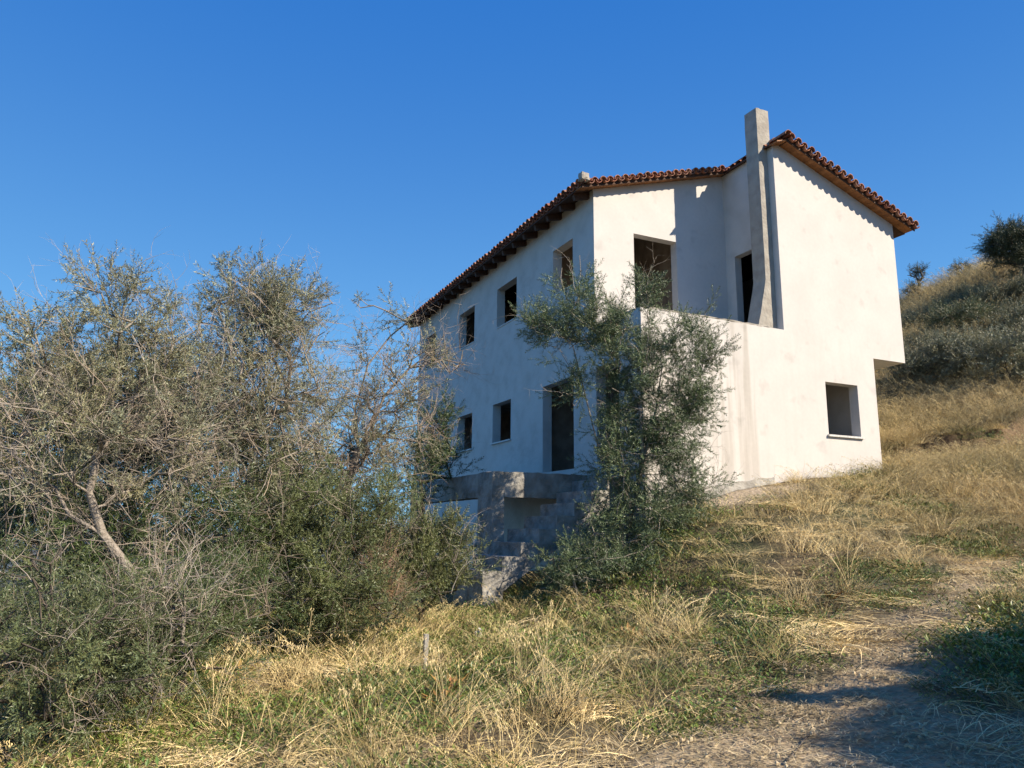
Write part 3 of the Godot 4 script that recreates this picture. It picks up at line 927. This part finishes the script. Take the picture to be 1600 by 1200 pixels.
func foot(u: float, d: float) -> Vector3:                # ground point below a column of the photograph
	var p := pix(u, 840, d)
	p.y = ground(p.x, p.z) - 0.05
	return p

func ball(u: float, v: float, d: float, rx: float, ry: float, n: int, leafy := -1.0, bare := -1.0) -> Array:
	var r := [pix(u, v, d), Vector3(rx, ry, rx), n]
	if leafy >= 0.0: r.append(leafy)
	if bare >= 0.0: r.append(bare)
	return r

func build_trees() -> void:
	# olive by the terrace, in front of the sunlit wall
	plant("olive_tree", "young bushy green olive tree in front of the terrace corner", "tree", "", {
		"trunk": [foot(965, 13.75), pix(968, 880, 13.75), pix(985, 800, 13.75), pix(1005, 720, 13.75), pix(1000, 640, 13.75)], "radius": 0.05,
		"limbs": [[2, [pix(940, 720, 13.65), pix(915, 620, 13.55), pix(895, 540, 13.45)]], [3, [pix(1025, 640, 13.85), pix(1035, 570, 13.85)]]],
		"blobs": [ball(905, 500, 13.55, 0.8, 0.65, 60), ball(840, 515, 13.35, 0.42, 0.3, 24), ball(960, 520, 13.65, 0.75, 0.65, 60), ball(1060, 540, 13.85, 0.75, 0.55, 60), ball(1108, 560, 13.95, 0.25, 0.35, 14), ball(1020, 610, 13.85, 0.95, 0.8, 90), ball(1040, 700, 13.85, 0.72, 0.7, 75),
			ball(960, 720, 13.65, 0.5, 0.9, 60), ball(1000, 830, 13.65, 1.05, 0.75, 110), ball(1065, 770, 13.75, 0.55, 0.55, 50), ball(925, 895, 13.0, 0.8, 0.45, 90), ball(880, 930, 12.9, 0.5, 0.3, 40), ball(1010, 900, 13.25, 0.8, 0.4, 70), ball(1080, 640, 13.85, 0.4, 0.5, 34), ball(906, 420, 13.55, 0.06, 0.32, 4, 0.7, 0.0), ball(878, 435, 13.55, 0.06, 0.25, 3, 0.7, 0.0), ball(1015, 460, 13.75, 0.4, 0.25, 14), ball(895, 600, 13.45, 0.25, 0.45, 16), ball(1110, 480, 13.95, 0.03, 0.15, 1, 1.0, 0.0)],
		"leafy": 1.9, "bare": 0.1, "leaf": Color(0.12, 0.168, 0.082), "twig": TWIG, "size": 0.8, "mixed": 0.1, "stem": M.bark})
	# left grove
	plant("olive_tree", "twiggy grey olive tree with a pale forked trunk bending out of the thicket", "tree", "neglected olive trees west of the house", {
		"trunk": [foot(255, 9.3), pix(235, 930, 9.3), pix(195, 880, 9.3), pix(160, 835, 9.3), pix(147, 795, 9.3), pix(139, 770, 9.3)], "radius": 0.048,
		"limbs": [[5, [pix(145, 745, 9.3), pix(152, 715, 9.35), pix(160, 680, 9.4), pix(175, 640, 9.4), pix(178, 590, 9.4), pix(172, 540, 9.5)]], [5, [pix(115, 755, 9.2), pix(95, 730, 9.1), pix(75, 705, 9.0), pix(50, 680, 8.9)]], [7, [pix(205, 640, 9.5), pix(215, 600, 9.6), pix(232, 570, 9.6)]]],
		"blobs": [ball(180, 515, 9.5, 0.75, 0.55, 56, 1.3, 0.35), ball(75, 560, 9.3, 0.65, 0.5, 44, 1.3, 0.3), ball(270, 560, 9.7, 0.6, 0.65, 48, 1.2, 0.4), ball(80, 640, 9.2, 0.95, 0.55, 64, 0.7, 1.0), ball(230, 650, 9.5, 0.9, 0.6, 64, 0.6, 1.0), ball(30, 710, 9.0, 0.8, 0.6, 40, 0.2, 1.2), ball(150, 730, 9.6, 0.9, 0.6, 40, 0.3, 0.8), ball(300, 720, 9.6, 0.6, 0.6, 36, 0.4, 0.8), ball(200, 455, 9.5, 0.3, 0.15, 8, 1.1, 0.2), ball(180, 425, 9.5, 0.04, 0.1, 2, 0.6, 0.0), ball(20, 500, 9.2, 0.15, 0.1, 2, 1.0, 0.0), ball(130, 445, 9.4, 0.2, 0.15, 4, 0.8, 0.1), ball(110, 820, 9.1, 0.6, 0.4, 14, 0.0, 0.8)],
		"leaf": OLIVE_PALE, "twig": TWIG, "size": 0.72, "clump": 0.45, "mixed": 0.18, "thin": 0.005})
	plant("olive_tree", "tallest grey olive tree of the thicket with thin upright leafy top", "tree", "neglected olive trees west of the house", {
		"trunk": [foot(330, 11.2), pix(300, 880, 11.2), pix(270, 800, 11.2), pix(300, 740, 11.3), pix(350, 680, 11.4)], "radius": 0.06,
		"limbs": [[2, [pix(262, 770, 11.1), pix(245, 735, 11.1)]], [4, [pix(390, 620, 11.4), pix(410, 550, 11.5), pix(420, 480, 11.5)]], [4, [pix(445, 640, 11.4), pix(455, 570, 11.4), pix(447, 500, 11.5)]]],
		"blobs": [ball(410, 470, 11.5, 0.75, 0.45, 52, 1.2, 0.3), ball(365, 520, 11.4, 0.65, 0.5, 46, 1.2, 0.4), ball(465, 520, 11.5, 0.65, 0.55, 50, 1.0, 0.6), ball(420, 590, 11.5, 0.95, 0.65, 72, 0.8, 0.8), ball(350, 640, 11.3, 0.85, 0.65, 56, 0.6, 0.8), ball(470, 650, 11.4, 0.85, 0.6, 56, 0.5, 0.9), ball(400, 720, 11.2, 1.0, 0.6, 60, 0.4, 0.9), ball(310, 600, 11.4, 0.5, 0.6, 30, 0.7, 0.6), ball(520, 470, 11.5, 0.1, 0.15, 3, 0.7, 0.0), ball(350, 420, 11.5, 0.1, 0.15, 3, 0.7, 0.0)],
		"leaf": OLIVE_PALE, "twig": TWIG, "size": 0.85, "clump": 0.4, "mixed": 0.18, "thin": 0.006})
	plant("olive_tree", "half-dead grey olive tree reaching bare branches to the shaded wall", "tree", "neglected olive trees west of the house", {
		"trunk": [foot(500, 13.2), pix(520, 860, 13.2), pix(540, 770, 13.2), pix(560, 700, 13.2)], "radius": 0.065,
		"limbs": [[3, [pix(580, 670, 13.3), pix(600, 620, 13.4), pix(640, 575, 13.5), pix(690, 555, 13.6)]], [3, [pix(555, 640, 13.2), pix(575, 570, 13.2), pix(610, 525, 13.3)]], [2, [pix(500, 720, 13.1), pix(480, 660, 13.0)]]],
		"blobs": [ball(600, 565, 13.3, 0.6, 0.45, 20, 0.4, 0.7), ball(695, 560, 13.6, 0.55, 0.25, 26, 0.15, 1.0), ball(560, 640, 13.2, 0.9, 0.5, 50, 0.4, 0.9), ball(635, 630, 13.4, 0.6, 0.45, 34, 0.25, 0.9), ball(520, 700, 13.1, 1.0, 0.65, 56, 0.5, 0.8), ball(575, 715, 13.3, 0.8, 0.5, 56, 0.5, 0.9), ball(625, 500, 13.3, 0.35, 0.2, 7, 0.8, 0.2), ball(660, 680, 13.5, 0.3, 0.35, 14, 0.2, 0.9), ball(565, 480, 13.2, 0.15, 0.35, 5, 0.6, 0.2)],
		"leaf": OLIVE_PALE, "twig": Color(0.36, 0.31, 0.26), "size": 0.95, "clump": 0.45, "mixed": 0.2, "thin": 0.006})
	plant("olive_tree", "grey olive tree standing behind the thicket, crown seen through the twigs", "tree", "neglected olive trees west of the house", {
		"trunk": [foot(120, 13.5), pix(120, 850, 13.5), pix(110, 760, 13.5)], "radius": 0.1,
		"blobs": [ball(60, 650, 13.5, 1.2, 0.7, 60), ball(180, 640, 13.5, 1.3, 0.8, 66), ball(300, 670, 13.5, 1.2, 0.8, 66), ball(120, 740, 13.5, 1.8, 0.8, 66), ball(30, 790, 13.0, 1.2, 0.5, 44), ball(420, 760, 13.5, 1.4, 0.7, 60)],
		"leafy": 1.6, "bare": 0.5, "leaf": OLIVE, "twig": TWIG, "size": 1.15, "clump": 0.12, "mixed": 0.3})
	# green bushes of the thicket
	var G := "green bushes at the foot of the olive thicket"
	var bush := func(u: float, d: float, label: String, blobs: Array, leafy: float, leaf: Color, size: float, bare := 0.15):
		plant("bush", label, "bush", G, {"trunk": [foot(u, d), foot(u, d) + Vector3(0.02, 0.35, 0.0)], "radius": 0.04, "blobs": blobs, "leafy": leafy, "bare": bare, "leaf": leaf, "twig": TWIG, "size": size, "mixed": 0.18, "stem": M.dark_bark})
	bush.call(70, 7.4, "dense dark green bush filling the corner below the pale forked trunk", [ball(60, 950, 7.4, 0.85, 0.5, 90), ball(200, 990, 7.4, 0.75, 0.45, 90), ball(20, 1060, 7.0, 0.7, 0.45, 70), ball(150, 1080, 7.0, 0.6, 0.35, 60)], 1.05, OLIVE, 0.6, 0.35)
	bush.call(300, 8.2, "dark leafy bush between the pale forked trunk and the straw grass", [ball(290, 960, 8.3, 0.7, 0.5, 70), ball(260, 1030, 7.8, 0.6, 0.4, 60), ball(360, 930, 8.6, 0.5, 0.5, 50)], 0.9, DEEP, 0.65, 0.45)
	bush.call(130, 10.2, "dense bush of fine shoots behind the bent trunk", [ball(60, 830, 10.2, 1.2, 0.7, 80), ball(230, 840, 10.3, 1.1, 0.7, 80), ball(340, 830, 10.4, 0.8, 0.7, 70), ball(330, 930, 10.0, 0.9, 0.5, 70), ball(440, 820, 11.8, 0.9, 0.7, 60), ball(120, 930, 9.8, 1.2, 0.5, 70)], 1.0, DEEP, 0.85, 0.3)
	bush.call(510, 11.0, "tall fresh green bush of upright shoots beside the porch thicket", [ball(470, 800, 11.0, 0.8, 0.65, 90), ball(560, 810, 11.2, 0.9, 0.7, 100), ball(510, 890, 10.8, 1.0, 0.55, 100), ball(420, 880, 10.6, 0.6, 0.55, 60), ball(480, 950, 10.5, 0.8, 0.4, 70), ball(570, 940, 10.8, 0.7, 0.4, 60)], 1.25, Color(0.12, 0.155, 0.065), 0.75)
	bush.call(660, 12.2, "green bush growing against the porch column", [ball(665, 850, 12.2, 0.38, 0.3, 46), ball(705, 840, 12.2, 0.22, 0.25, 26), ball(630, 870, 12.1, 0.7, 0.45, 70), ball(700, 890, 12.0, 0.5, 0.3, 50), ball(580, 840, 12.4, 0.45, 0.42, 56), ball(650, 920, 11.9, 0.7, 0.35, 60), ball(600, 880, 12.2, 0.6, 0.5, 50)], 1.2, Color(0.13, 0.16, 0.065), 0.75)
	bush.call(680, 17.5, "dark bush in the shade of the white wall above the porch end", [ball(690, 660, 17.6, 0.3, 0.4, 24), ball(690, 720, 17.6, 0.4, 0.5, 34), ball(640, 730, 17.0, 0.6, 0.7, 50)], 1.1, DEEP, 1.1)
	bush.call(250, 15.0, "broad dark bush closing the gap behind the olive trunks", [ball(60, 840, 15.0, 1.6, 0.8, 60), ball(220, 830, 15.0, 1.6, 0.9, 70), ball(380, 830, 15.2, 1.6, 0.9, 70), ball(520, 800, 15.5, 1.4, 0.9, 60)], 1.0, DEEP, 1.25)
	plant("dead_bush", "pinkish brown dead bush in the grass below the porch", "bush", "", {"trunk": [foot(590, 11.0), foot(590, 11.0) + Vector3(0, 0.2, 0)], "radius": 0.02, "blobs": [ball(585, 905, 11.0, 0.3, 0.35, 40), ball(610, 940, 10.9, 0.25, 0.15, 14)], "leafy": 0.1, "bare": 2.0, "leaf": Color(0.25, 0.14, 0.07), "twig": Color(0.40, 0.28, 0.20), "size": 0.5, "stem": M.dark_bark})
	plant("dead_branch", "bare grey fallen branch spread over the dark bush", "branch", "", {"trunk": [pix(285, 1010, 7.5), pix(287, 960, 7.5), pix(275, 920, 7.55)], "radius": 0.018, "blobs": [ball(270, 910, 7.5, 0.4, 0.2, 22), ball(260, 960, 7.5, 0.35, 0.2, 12)], "bare": 1.0, "leaf": OLIVE, "twig": Color(0.46, 0.41, 0.35), "size": 0.6, "thin": 0.004})
	# shade tree outside the frame, found from the shadow that it throws on the track
	var blobs := []
	for q in [[1610, 1035, 3.2, 0.42, 60], [1560, 1075, 3.1, 0.3, 40], [1650, 1120, 3.4, 0.6, 90], [1690, 1190, 3.6, 0.55, 70], [1780, 1120, 3.8, 1.1, 130], [1490, 1086, 2.9, 0.16, 16], [1420, 1089, 2.8, 0.10, 10], [1350, 1092, 2.75, 0.07, 7], [1285, 1094, 2.7, 0.05, 5], [1225, 1097, 2.7, 0.03, 3], [1560, 1010, 3.1, 0.2, 20], [1510, 1050, 3.0, 0.2, 20], [1560, 1135, 3.2, 0.3, 36], [1610, 1185, 3.4, 0.4, 50], [1500, 1120, 3.0, 0.14, 12], [1530, 1180, 3.2, 0.2, 18], [1850, 1250, 4.0, 1.0, 90]]:
		blobs.append([on_ground(q[0], q[1]) + TO_SUN * (q[2] / TO_SUN.y), Vector3(q[3], q[3] * 0.8, q[3]), q[4]])
	var p: Vector3 = blobs[4][0]
	p.y = ground(p.x, p.z) - 0.05
	plant("shade_tree", "broad dense tree beside the dirt track, throwing its shade on it", "tree", "", {"trunk": [p, p + Vector3(0.05, 0.9, 0), p + Vector3(-0.05, 1.7, 0.05)], "radius": 0.17, "blobs": blobs,
		"leafy": 6.0, "leaf": OLIVE, "size": 0.75, "sprig": ["bushy0", "bushy1"]})

func hill_plant(called: String, label: String, group: String, u: float, v: float, d: float, rx: float, ry: float, leaf: Color, tall := false, n := 60) -> void:
	var p := on_ground(u, v) if d <= 0.0 else foot(u, d)
	var c := p + Vector3(0, ry * (2.0 if tall else 0.7), 0)
	var blobs := [[c, Vector3(rx, ry, rx), n]]
	for i in 4:
		var q := rnd_dir(); q.y = absf(q.y) * 0.7
		blobs.append([c + Vector3(q.x * rx, q.y * ry, q.z * rx) * 0.85, Vector3(rx, ry, rx) * rng.randf_range(0.3, 0.55), n / 4])
	plant(called, label, "tree" if tall else "bush", group, {"trunk": [p, p + Vector3(0.02, 0.3 if not tall else ry * 0.7, 0), p + Vector3(0.05, 0.4 if not tall else ry * 1.2, 0.03)], "radius": 0.05 if not tall else 0.09, "blobs": blobs,
		"leafy": 1.6, "leaf": leaf, "size": clampf(rx * 0.95, 0.65, 1.35), "stem": M.dark_bark, "mixed": 0.25, "rise": 0.5})

func build_hill() -> void:
	var grey := Color(0.215, 0.24, 0.16); var dark := Color(0.085, 0.10, 0.045)
	var g1 := "grey-green olive bushes in a row behind the house"
	var row := [[1425, 606, 0.9, 0.7, "low grey-green olive bush directly behind the house corner, start of the row"], [1466, 608, 1.1, 0.95, "grey-green olive bush second in the row behind the house"], [1514, 604, 1.15, 1.05, "grey-green olive bush third in the row behind the house"], [1562, 608, 1.2, 1.15, "grey-green olive bush fourth in the row behind the house"], [1612, 606, 1.25, 1.1, "grey-green olive bush fifth in the row, below the large dark tree"]]
	for q in row:
		hill_plant("olive_bush", q[4], g1, q[0], q[1], 0.0, q[2], q[3], grey, false, 80)
	hill_plant("hill_bush", "round bright green bush on the hillside above the row of olive bushes", "", 1505, 528, 0.0, 1.15, 0.8, Color(0.11, 0.14, 0.065))
	var g2 := "dark scrub on the upper hillside"
	for q in [[1430, 524, 0.8, 0.3, "low scrub bush on the upper hillside closest to the house wall"], [1462, 508, 0.9, 0.35, ""], [1500, 490, 1.0, 0.35, "low dark bush just above the round bright green bush on the hillside"], [1548, 484, 1.1, 0.4, ""], [1588, 476, 1.2, 0.5, "dark scrub bush at the foot of the large dark hillside tree"], [1565, 532, 1.0, 0.55, "dark scrub bush just above the fourth olive bush of the row"], [1604, 534, 1.1, 0.7, "dark scrub bush just above the fifth olive bush of the row"], [1440, 552, 0.7, 0.35, "small scrub bush just above the first olive bush of the row"], [1472, 550, 0.75, 0.4, "small scrub bush just above the second olive bush of the row"], [1585, 505, 1.0, 0.4, ""], [1520, 468, 0.8, 0.3, "small scrub bush below the grassy knoll of the hilltop"]]:
		hill_plant("scrub_bush", q[4] if q[4] else "low dark bush in the scrub on the upper hillside", g2, q[0], q[1], 0.0, q[2], q[3], dark.lerp(grey, rng.randf_range(0.0, 0.7)), false, 50)
	hill_plant("hill_tree", "round grey-green tree on the hilltop beside the roof corner", "", 1411, 486, 45.0, 0.55, 0.5, grey, true, 40)
	hill_plant("hill_tree", "slender small-crowned tree with visible trunk on the hilltop skyline", "", 1474, 455, 45.5, 0.42, 0.62, dark, true, 26)
	hill_plant("hill_tree", "low dark tree leaning beside the slender hilltop tree", "", 1460, 460, 45.0, 0.4, 0.32, dark, true, 20)
	hill_plant("hill_tree", "small dark round tree behind the grassy hilltop knoll", "", 1548, 425, 47.0, 0.5, 0.38, dark, true, 30)
	hill_plant("hill_tree", "large dark green tree on the hillside rising above the scrub", "", 1652, 470, 40.0, 1.25, 1.1, Color(0.06, 0.08, 0.035), true, 170)

func scatter(called: String, label: String, category: String, kinds: Array, mat: Material, list: Array) -> void:
	var o := thing(called, label, category, Vector3.ZERO, "", "stuff")
	var sets := {}
	for e in list:
		var k: String = kinds[rng.randi() % kinds.size()]
		if not sets.has(k): sets[k] = [[], []]
		sets[k][0].append(e[0]); sets[k][1].append(e[1])
	for k in sets: many(called.trim_suffix("s"), sprigs[k], mat, sets[k][0], sets[k][1], o)

func tuft(x: float, z: float, s: float, tall: float, turn: float, tilt := 0.12) -> Transform3D:
	var b := Basis(Vector3.UP, turn) * Basis.from_scale(Vector3(s, s * tall, s))
	b = Basis(Vector3(rng.randf_range(-1, 1), 0, rng.randf_range(-1, 1)).normalized(), rng.randf() * tilt) * b
	return Transform3D(b, Vector3(x, ground(x, z) - 0.015, z))

func build_grass() -> void:
	var pn := noise(91, 0.28, 4); var pg := noise(92, 0.35, 4); var pd := noise(93, 0.8, 3)
	var dry := []; var flat := []; var green := []; var litter := []; var tuss := []
	var straw := Color(0.76, 0.60, 0.32)
	var step := 0.34
	var x := -14.0
	while x < 12.0:
		var z := -3.5
		while z < 11.0:
			var px := x + rng.randf_range(-0.5, 0.5) * step; var pz := z + rng.randf_range(-0.5, 0.5) * step
			z += step
			if in_house(px, pz, 0.2) or bare_at(px, pz) > 0.35 + 0.3 * rng.randf(): continue
			var dist := Vector2(px - EYE.x, pz - EYE.z).length()
			if dist < 3.4: continue
			var rel := Vector3(px - EYE.x, 0, pz - EYE.z)
			var side := rel.x * 0.9044 + rel.z * 0.4266; var fwd := rel.x * 0.4272 - rel.z * 0.9042
			if fwd < 0.0 or absf(side) > fwd * 0.78 + 1.2: continue
			var d := path_at(px, pz) + pd.get_noise_2d(px, pz) * 0.3
			var a := pn.get_noise_2d(px, pz); var gq := pg.get_noise_2d(px, pz)
			var wet := 0.75 * exp(-Vector2(px + 2.2, pz - 1.6).length_squared() / 5.0) + 0.3 * exp(-Vector2(px + 6.0, pz - 4.2).length_squared() / 4.0)
			var tint := rng.randf_range(0.75, 1.25) * (1.0 + 0.55 * pd.get_noise_2d(px * 0.9 + 50.0, pz * 0.9))
			if d < 0.1:
				litter.append([tuft(px, pz, rng.randf_range(0.7, 1.1), 1.0, rng.randf() * TAU, 0.0), Color(0.52, 0.42, 0.25) * tint])
				if d > -0.35 and rng.randf() < 0.35: flat.append([tuft(px, pz, rng.randf_range(0.4, 0.7), 0.3, rng.randf() * TAU), straw * tint * 0.85])
				if gq > 0.2 and rng.randf() < 0.25: green.append([tuft(px, pz, rng.randf_range(0.3, 0.6), 0.4, rng.randf() * TAU), Color(0.12, 0.145, 0.04) * tint])
				if d < 0.0: continue
			var bank := smoothstep(-1.5, 1.0, px) * (1.0 - smoothstep(5.0, 6.2, pz))
			var front := smoothstep(2.8, 4.5, pz) * (1.0 - smoothstep(-3.5, -2.0, px))
			var green_here := gq * 1.5 + wet * 1.3 + 0.10 - 0.15 * bank - 0.16 * front
			if green_here > 0.0:
				green.append([tuft(px, pz, rng.randf_range(0.7, 1.2), rng.randf_range(0.7, 1.5), rng.randf() * TAU), Color(0.085 + 0.05 * rng.randf(), 0.175, 0.032).lerp(Color(0.24, 0.23, 0.06), rng.randf() * 0.4) * tint])
			if rng.randf() < 0.82 - green_here * 0.7 + a * 0.5:
				var lowish := smoothstep(0.0, 0.9, d)
				if rng.randf() < 0.3 + 0.5 * (1.0 - lowish) + 0.3 * smoothstep(2.5, 4.5, pz) * (1.0 - smoothstep(-2.0, 0.5, px)):
					flat.append([tuft(px, pz, rng.randf_range(0.7, 1.15), rng.randf_range(0.7, 1.2), a * 9.0 + rng.randf_range(-0.6, 0.6)), straw * tint * 1.08])
				else:
					var c := straw.lerp(Color(0.42, 0.385, 0.13), clampf(gq + 0.25, 0.0, 0.6)) * tint
					dry.append([tuft(px, pz, rng.randf_range(0.7, 1.1), rng.randf_range(0.45, 0.9) * (0.5 + 0.5 * lowish), rng.randf() * TAU), c])
				if rng.randf() < 0.03 * lowish:
					tuss.append([tuft(px, pz, rng.randf_range(0.5, 0.9), rng.randf_range(0.7, 1.1), rng.randf() * TAU), straw * tint * 1.1])
			elif rng.randf() < 0.5: litter.append([tuft(px, pz, 1.0, 1.5, rng.randf() * TAU, 0.0), Color(0.36, 0.28, 0.17) * tint])
		x += step
	# pale tussocks that stand out in the photograph
	for q in [[860, 1110, 1.0], [820, 1080, 0.9], [900, 1125, 0.8], [1045, 1000, 0.9], [1080, 1010, 0.85], [1020, 985, 0.8], [470, 1080, 1.0], [700, 1140, 0.9], [560, 1150, 0.9], [330, 1150, 0.9], [400, 1040, 0.8], [1545, 955, 0.6], [1575, 950, 0.55], [1330, 930, 0.9], [1420, 890, 0.8], [1250, 960, 0.8], [690, 930, 0.6], [730, 960, 0.6]]:
		var p := on_ground(q[0], q[1])
		tuss.append([tuft(p.x, p.z, q[2], 1.0, rng.randf() * TAU), straw * 1.25])
	# farther slopes behind the house and up the hill
	for i in 2000:
		var d := 15.0 + 35.0 * pow(rng.randf(), 0.8)
		var u := rng.randf_range(1330, 1640)
		var q := foot(u, d)
		if in_house(q.x, q.z, 0.4) or absf(ledge(q.x, q.z) + 0.05) < 0.2: continue
		var a := pn.get_noise_2d(q.x, q.z)
		var tint := rng.randf_range(0.7, 1.25)
		var c := straw.lerp(Color(0.28, 0.235, 0.12), clampf(0.35 + a, 0.0, 1.0)) * tint
		dry.append([tuft(q.x, q.z, 0.75 + d * 0.022, rng.randf_range(0.45, 0.8), rng.randf() * TAU), c])
	scatter("dry_grass", "tall dry straw-coloured grass standing over the slope", "grass", ["dry0", "dry1", "dry2", "dry3", "dry4", "dry5"], M.straw, dry)
	scatter("grass_tussocks", "pale arching tussocks of dry grass rising from the lower grass", "grass", ["tussock0", "tussock1", "tussock2"], M.straw, tuss)
	scatter("flattened_grass", "pale dry grass lying flat beside the dirt track", "grass", ["flat0", "flat1", "flat2", "flat3"], M.straw, flat)
	scatter("green_weeds", "low green weeds covering the ground between the dry grass", "weeds", ["weed0", "weed1", "weed2", "weed3", "weed4"], M.leaf, green)
	scatter("straw_litter", "scraps of straw and dry leaves littering the dirt track", "litter", ["litter0", "litter1", "litter2"], M.straw, litter)
	print("dry ", dry.size(), " flat ", flat.size(), " green ", green.size(), " litter ", litter.size(), " tussock ", tuss.size())

func build_small() -> void:
	# withered plants with large brown leaves
	for q in [[705, 1090, 1.0, "withered dock plant with olive and orange leaves beside the grey stake"], [985, 1005, 1.1, "withered plant with rusty brown leaves below the green olive tree"], [1012, 1010, 0.9, ""], [690, 1105, 0.8, ""], [372, 1062, 0.9, ""], [345, 960, 0.8, ""], [1300, 945, 0.8, ""]]:
		var w := thing("dock_plant", q[3] if q[3] else "small withered brown plant half hidden in the dry grass", "plant", on_ground(q[0], q[1]), "withered brown plants in the grass")
		w.rotation.y = rng.randf() * TAU
		w.scale = Vector3.ONE * q[2]
		put("leaves", sprigs["dock%d" % (rng.randi() % 2)], M.dock, w)
	var sp := on_ground(748, 996)
	var stone := thing("stone", "small white stone lying in the green weeds below the steps", "stone", sp)
	put("rock", rough_box(Vector3(-0.06, -0.03, -0.05), Vector3(0.06, 0.11, 0.05), 0.03, 0.035), M.sill, stone)
	# stake in the grass
	var p := on_ground(664, 1046)
	var s := thing("stake", "short weathered grey stake standing in the dry grass", "stake", p)
	put("post", rough_box(Vector3(-0.032, -0.15, -0.03), Vector3(0.032, 0.40, 0.03), 0.05, 0.012), M.stake, s)
	# pipe under the porch
	var a := Vector3(-1.75, -2.1, -5.6); var b := Vector3(-1.0, -1.35, -4.75)
	var m := MB.new()
	m.stick(a, b, 0.085, 0.085, 14)
	m.stick(b, a, 0.075, 0.075, 14)
	var pipe := thing("plastic_pipe", "white plastic pipe leaning under the concrete porch", "pipe")
	put("tube", m.mesh(), M.pipe, pipe)
	# stick on the track
	var st := thing("stick", "dark crooked stick lying on the dirt track", "stick")
	var sm := MB.new()
	var q0 := on_ground(1232, 1195) + Vector3(0, 0.015, 0)
	for uv in [[1248, 1176], [1262, 1160], [1272, 1150]]:
		var q1 := on_ground(uv[0], uv[1]) + Vector3(0, 0.018, 0)
		sm.stick(q0, q1, 0.008, 0.007, 6)
		q0 = q1
	put("wood", sm.mesh(), M.dark_bark, st)

func _ready() -> void:
	rng.seed = 2024
	# camera
	var cam := Camera3D.new()
	cam.name = "camera"
	cam.fov = rad_to_deg(2.0 * atan(600.0 / F))
	cam.near = 0.05; cam.far = 2000.0
	cam.transform = Transform3D(eye_basis, EYE)
	add_child(cam)
	cam.current = true
	# sky
	var env := Environment.new()
	env.background_mode = Environment.BG_SKY
	var sky := ProceduralSkyMaterial.new()
	sky.sky_top_color = Color(0.12, 0.385, 0.70)
	sky.sky_horizon_color = Color(0.54, 0.80, 0.965)
	sky.sky_curve = 0.2
	sky.ground_bottom_color = Color(0.30, 0.27, 0.2)
	sky.ground_horizon_color = Color(0.50, 0.62, 0.75)
	sky.sun_angle_max = 1.0
	env.sky = Sky.new()
	env.sky.sky_material = sky
	env.background_energy_multiplier = 0.82
	env.tonemap_mode = Environment.TONE_MAPPER_LINEAR
	env.tonemap_exposure = 1.6
	env.sdfgi_enabled = true; env.ssao_enabled = true; env.ssil_enabled = true
	var we := WorldEnvironment.new()
	we.name = "environment"
	we.environment = env
	add_child(we)
	# sun
	var sun := DirectionalLight3D.new()
	sun.name = "sun"
	sun.light_energy = 1.6
	sun.light_color = Color(1.0, 0.945, 0.86)
	sun.light_angular_distance = 0.5
	sun.shadow_enabled = true
	add_child(sun)
	sun.look_at_from_position(TO_SUN * 50.0, Vector3.ZERO, Vector3.UP)

	bumps.seed = 8; bumps.frequency = 0.22; bumps.fractal_octaves = 4
	make_materials()
	solve_terrain()
	build_terrain()
	build_house()
	build_porch()
	make_sprigs()
	build_trees()
	build_hill()
	build_small()
	build_grass()
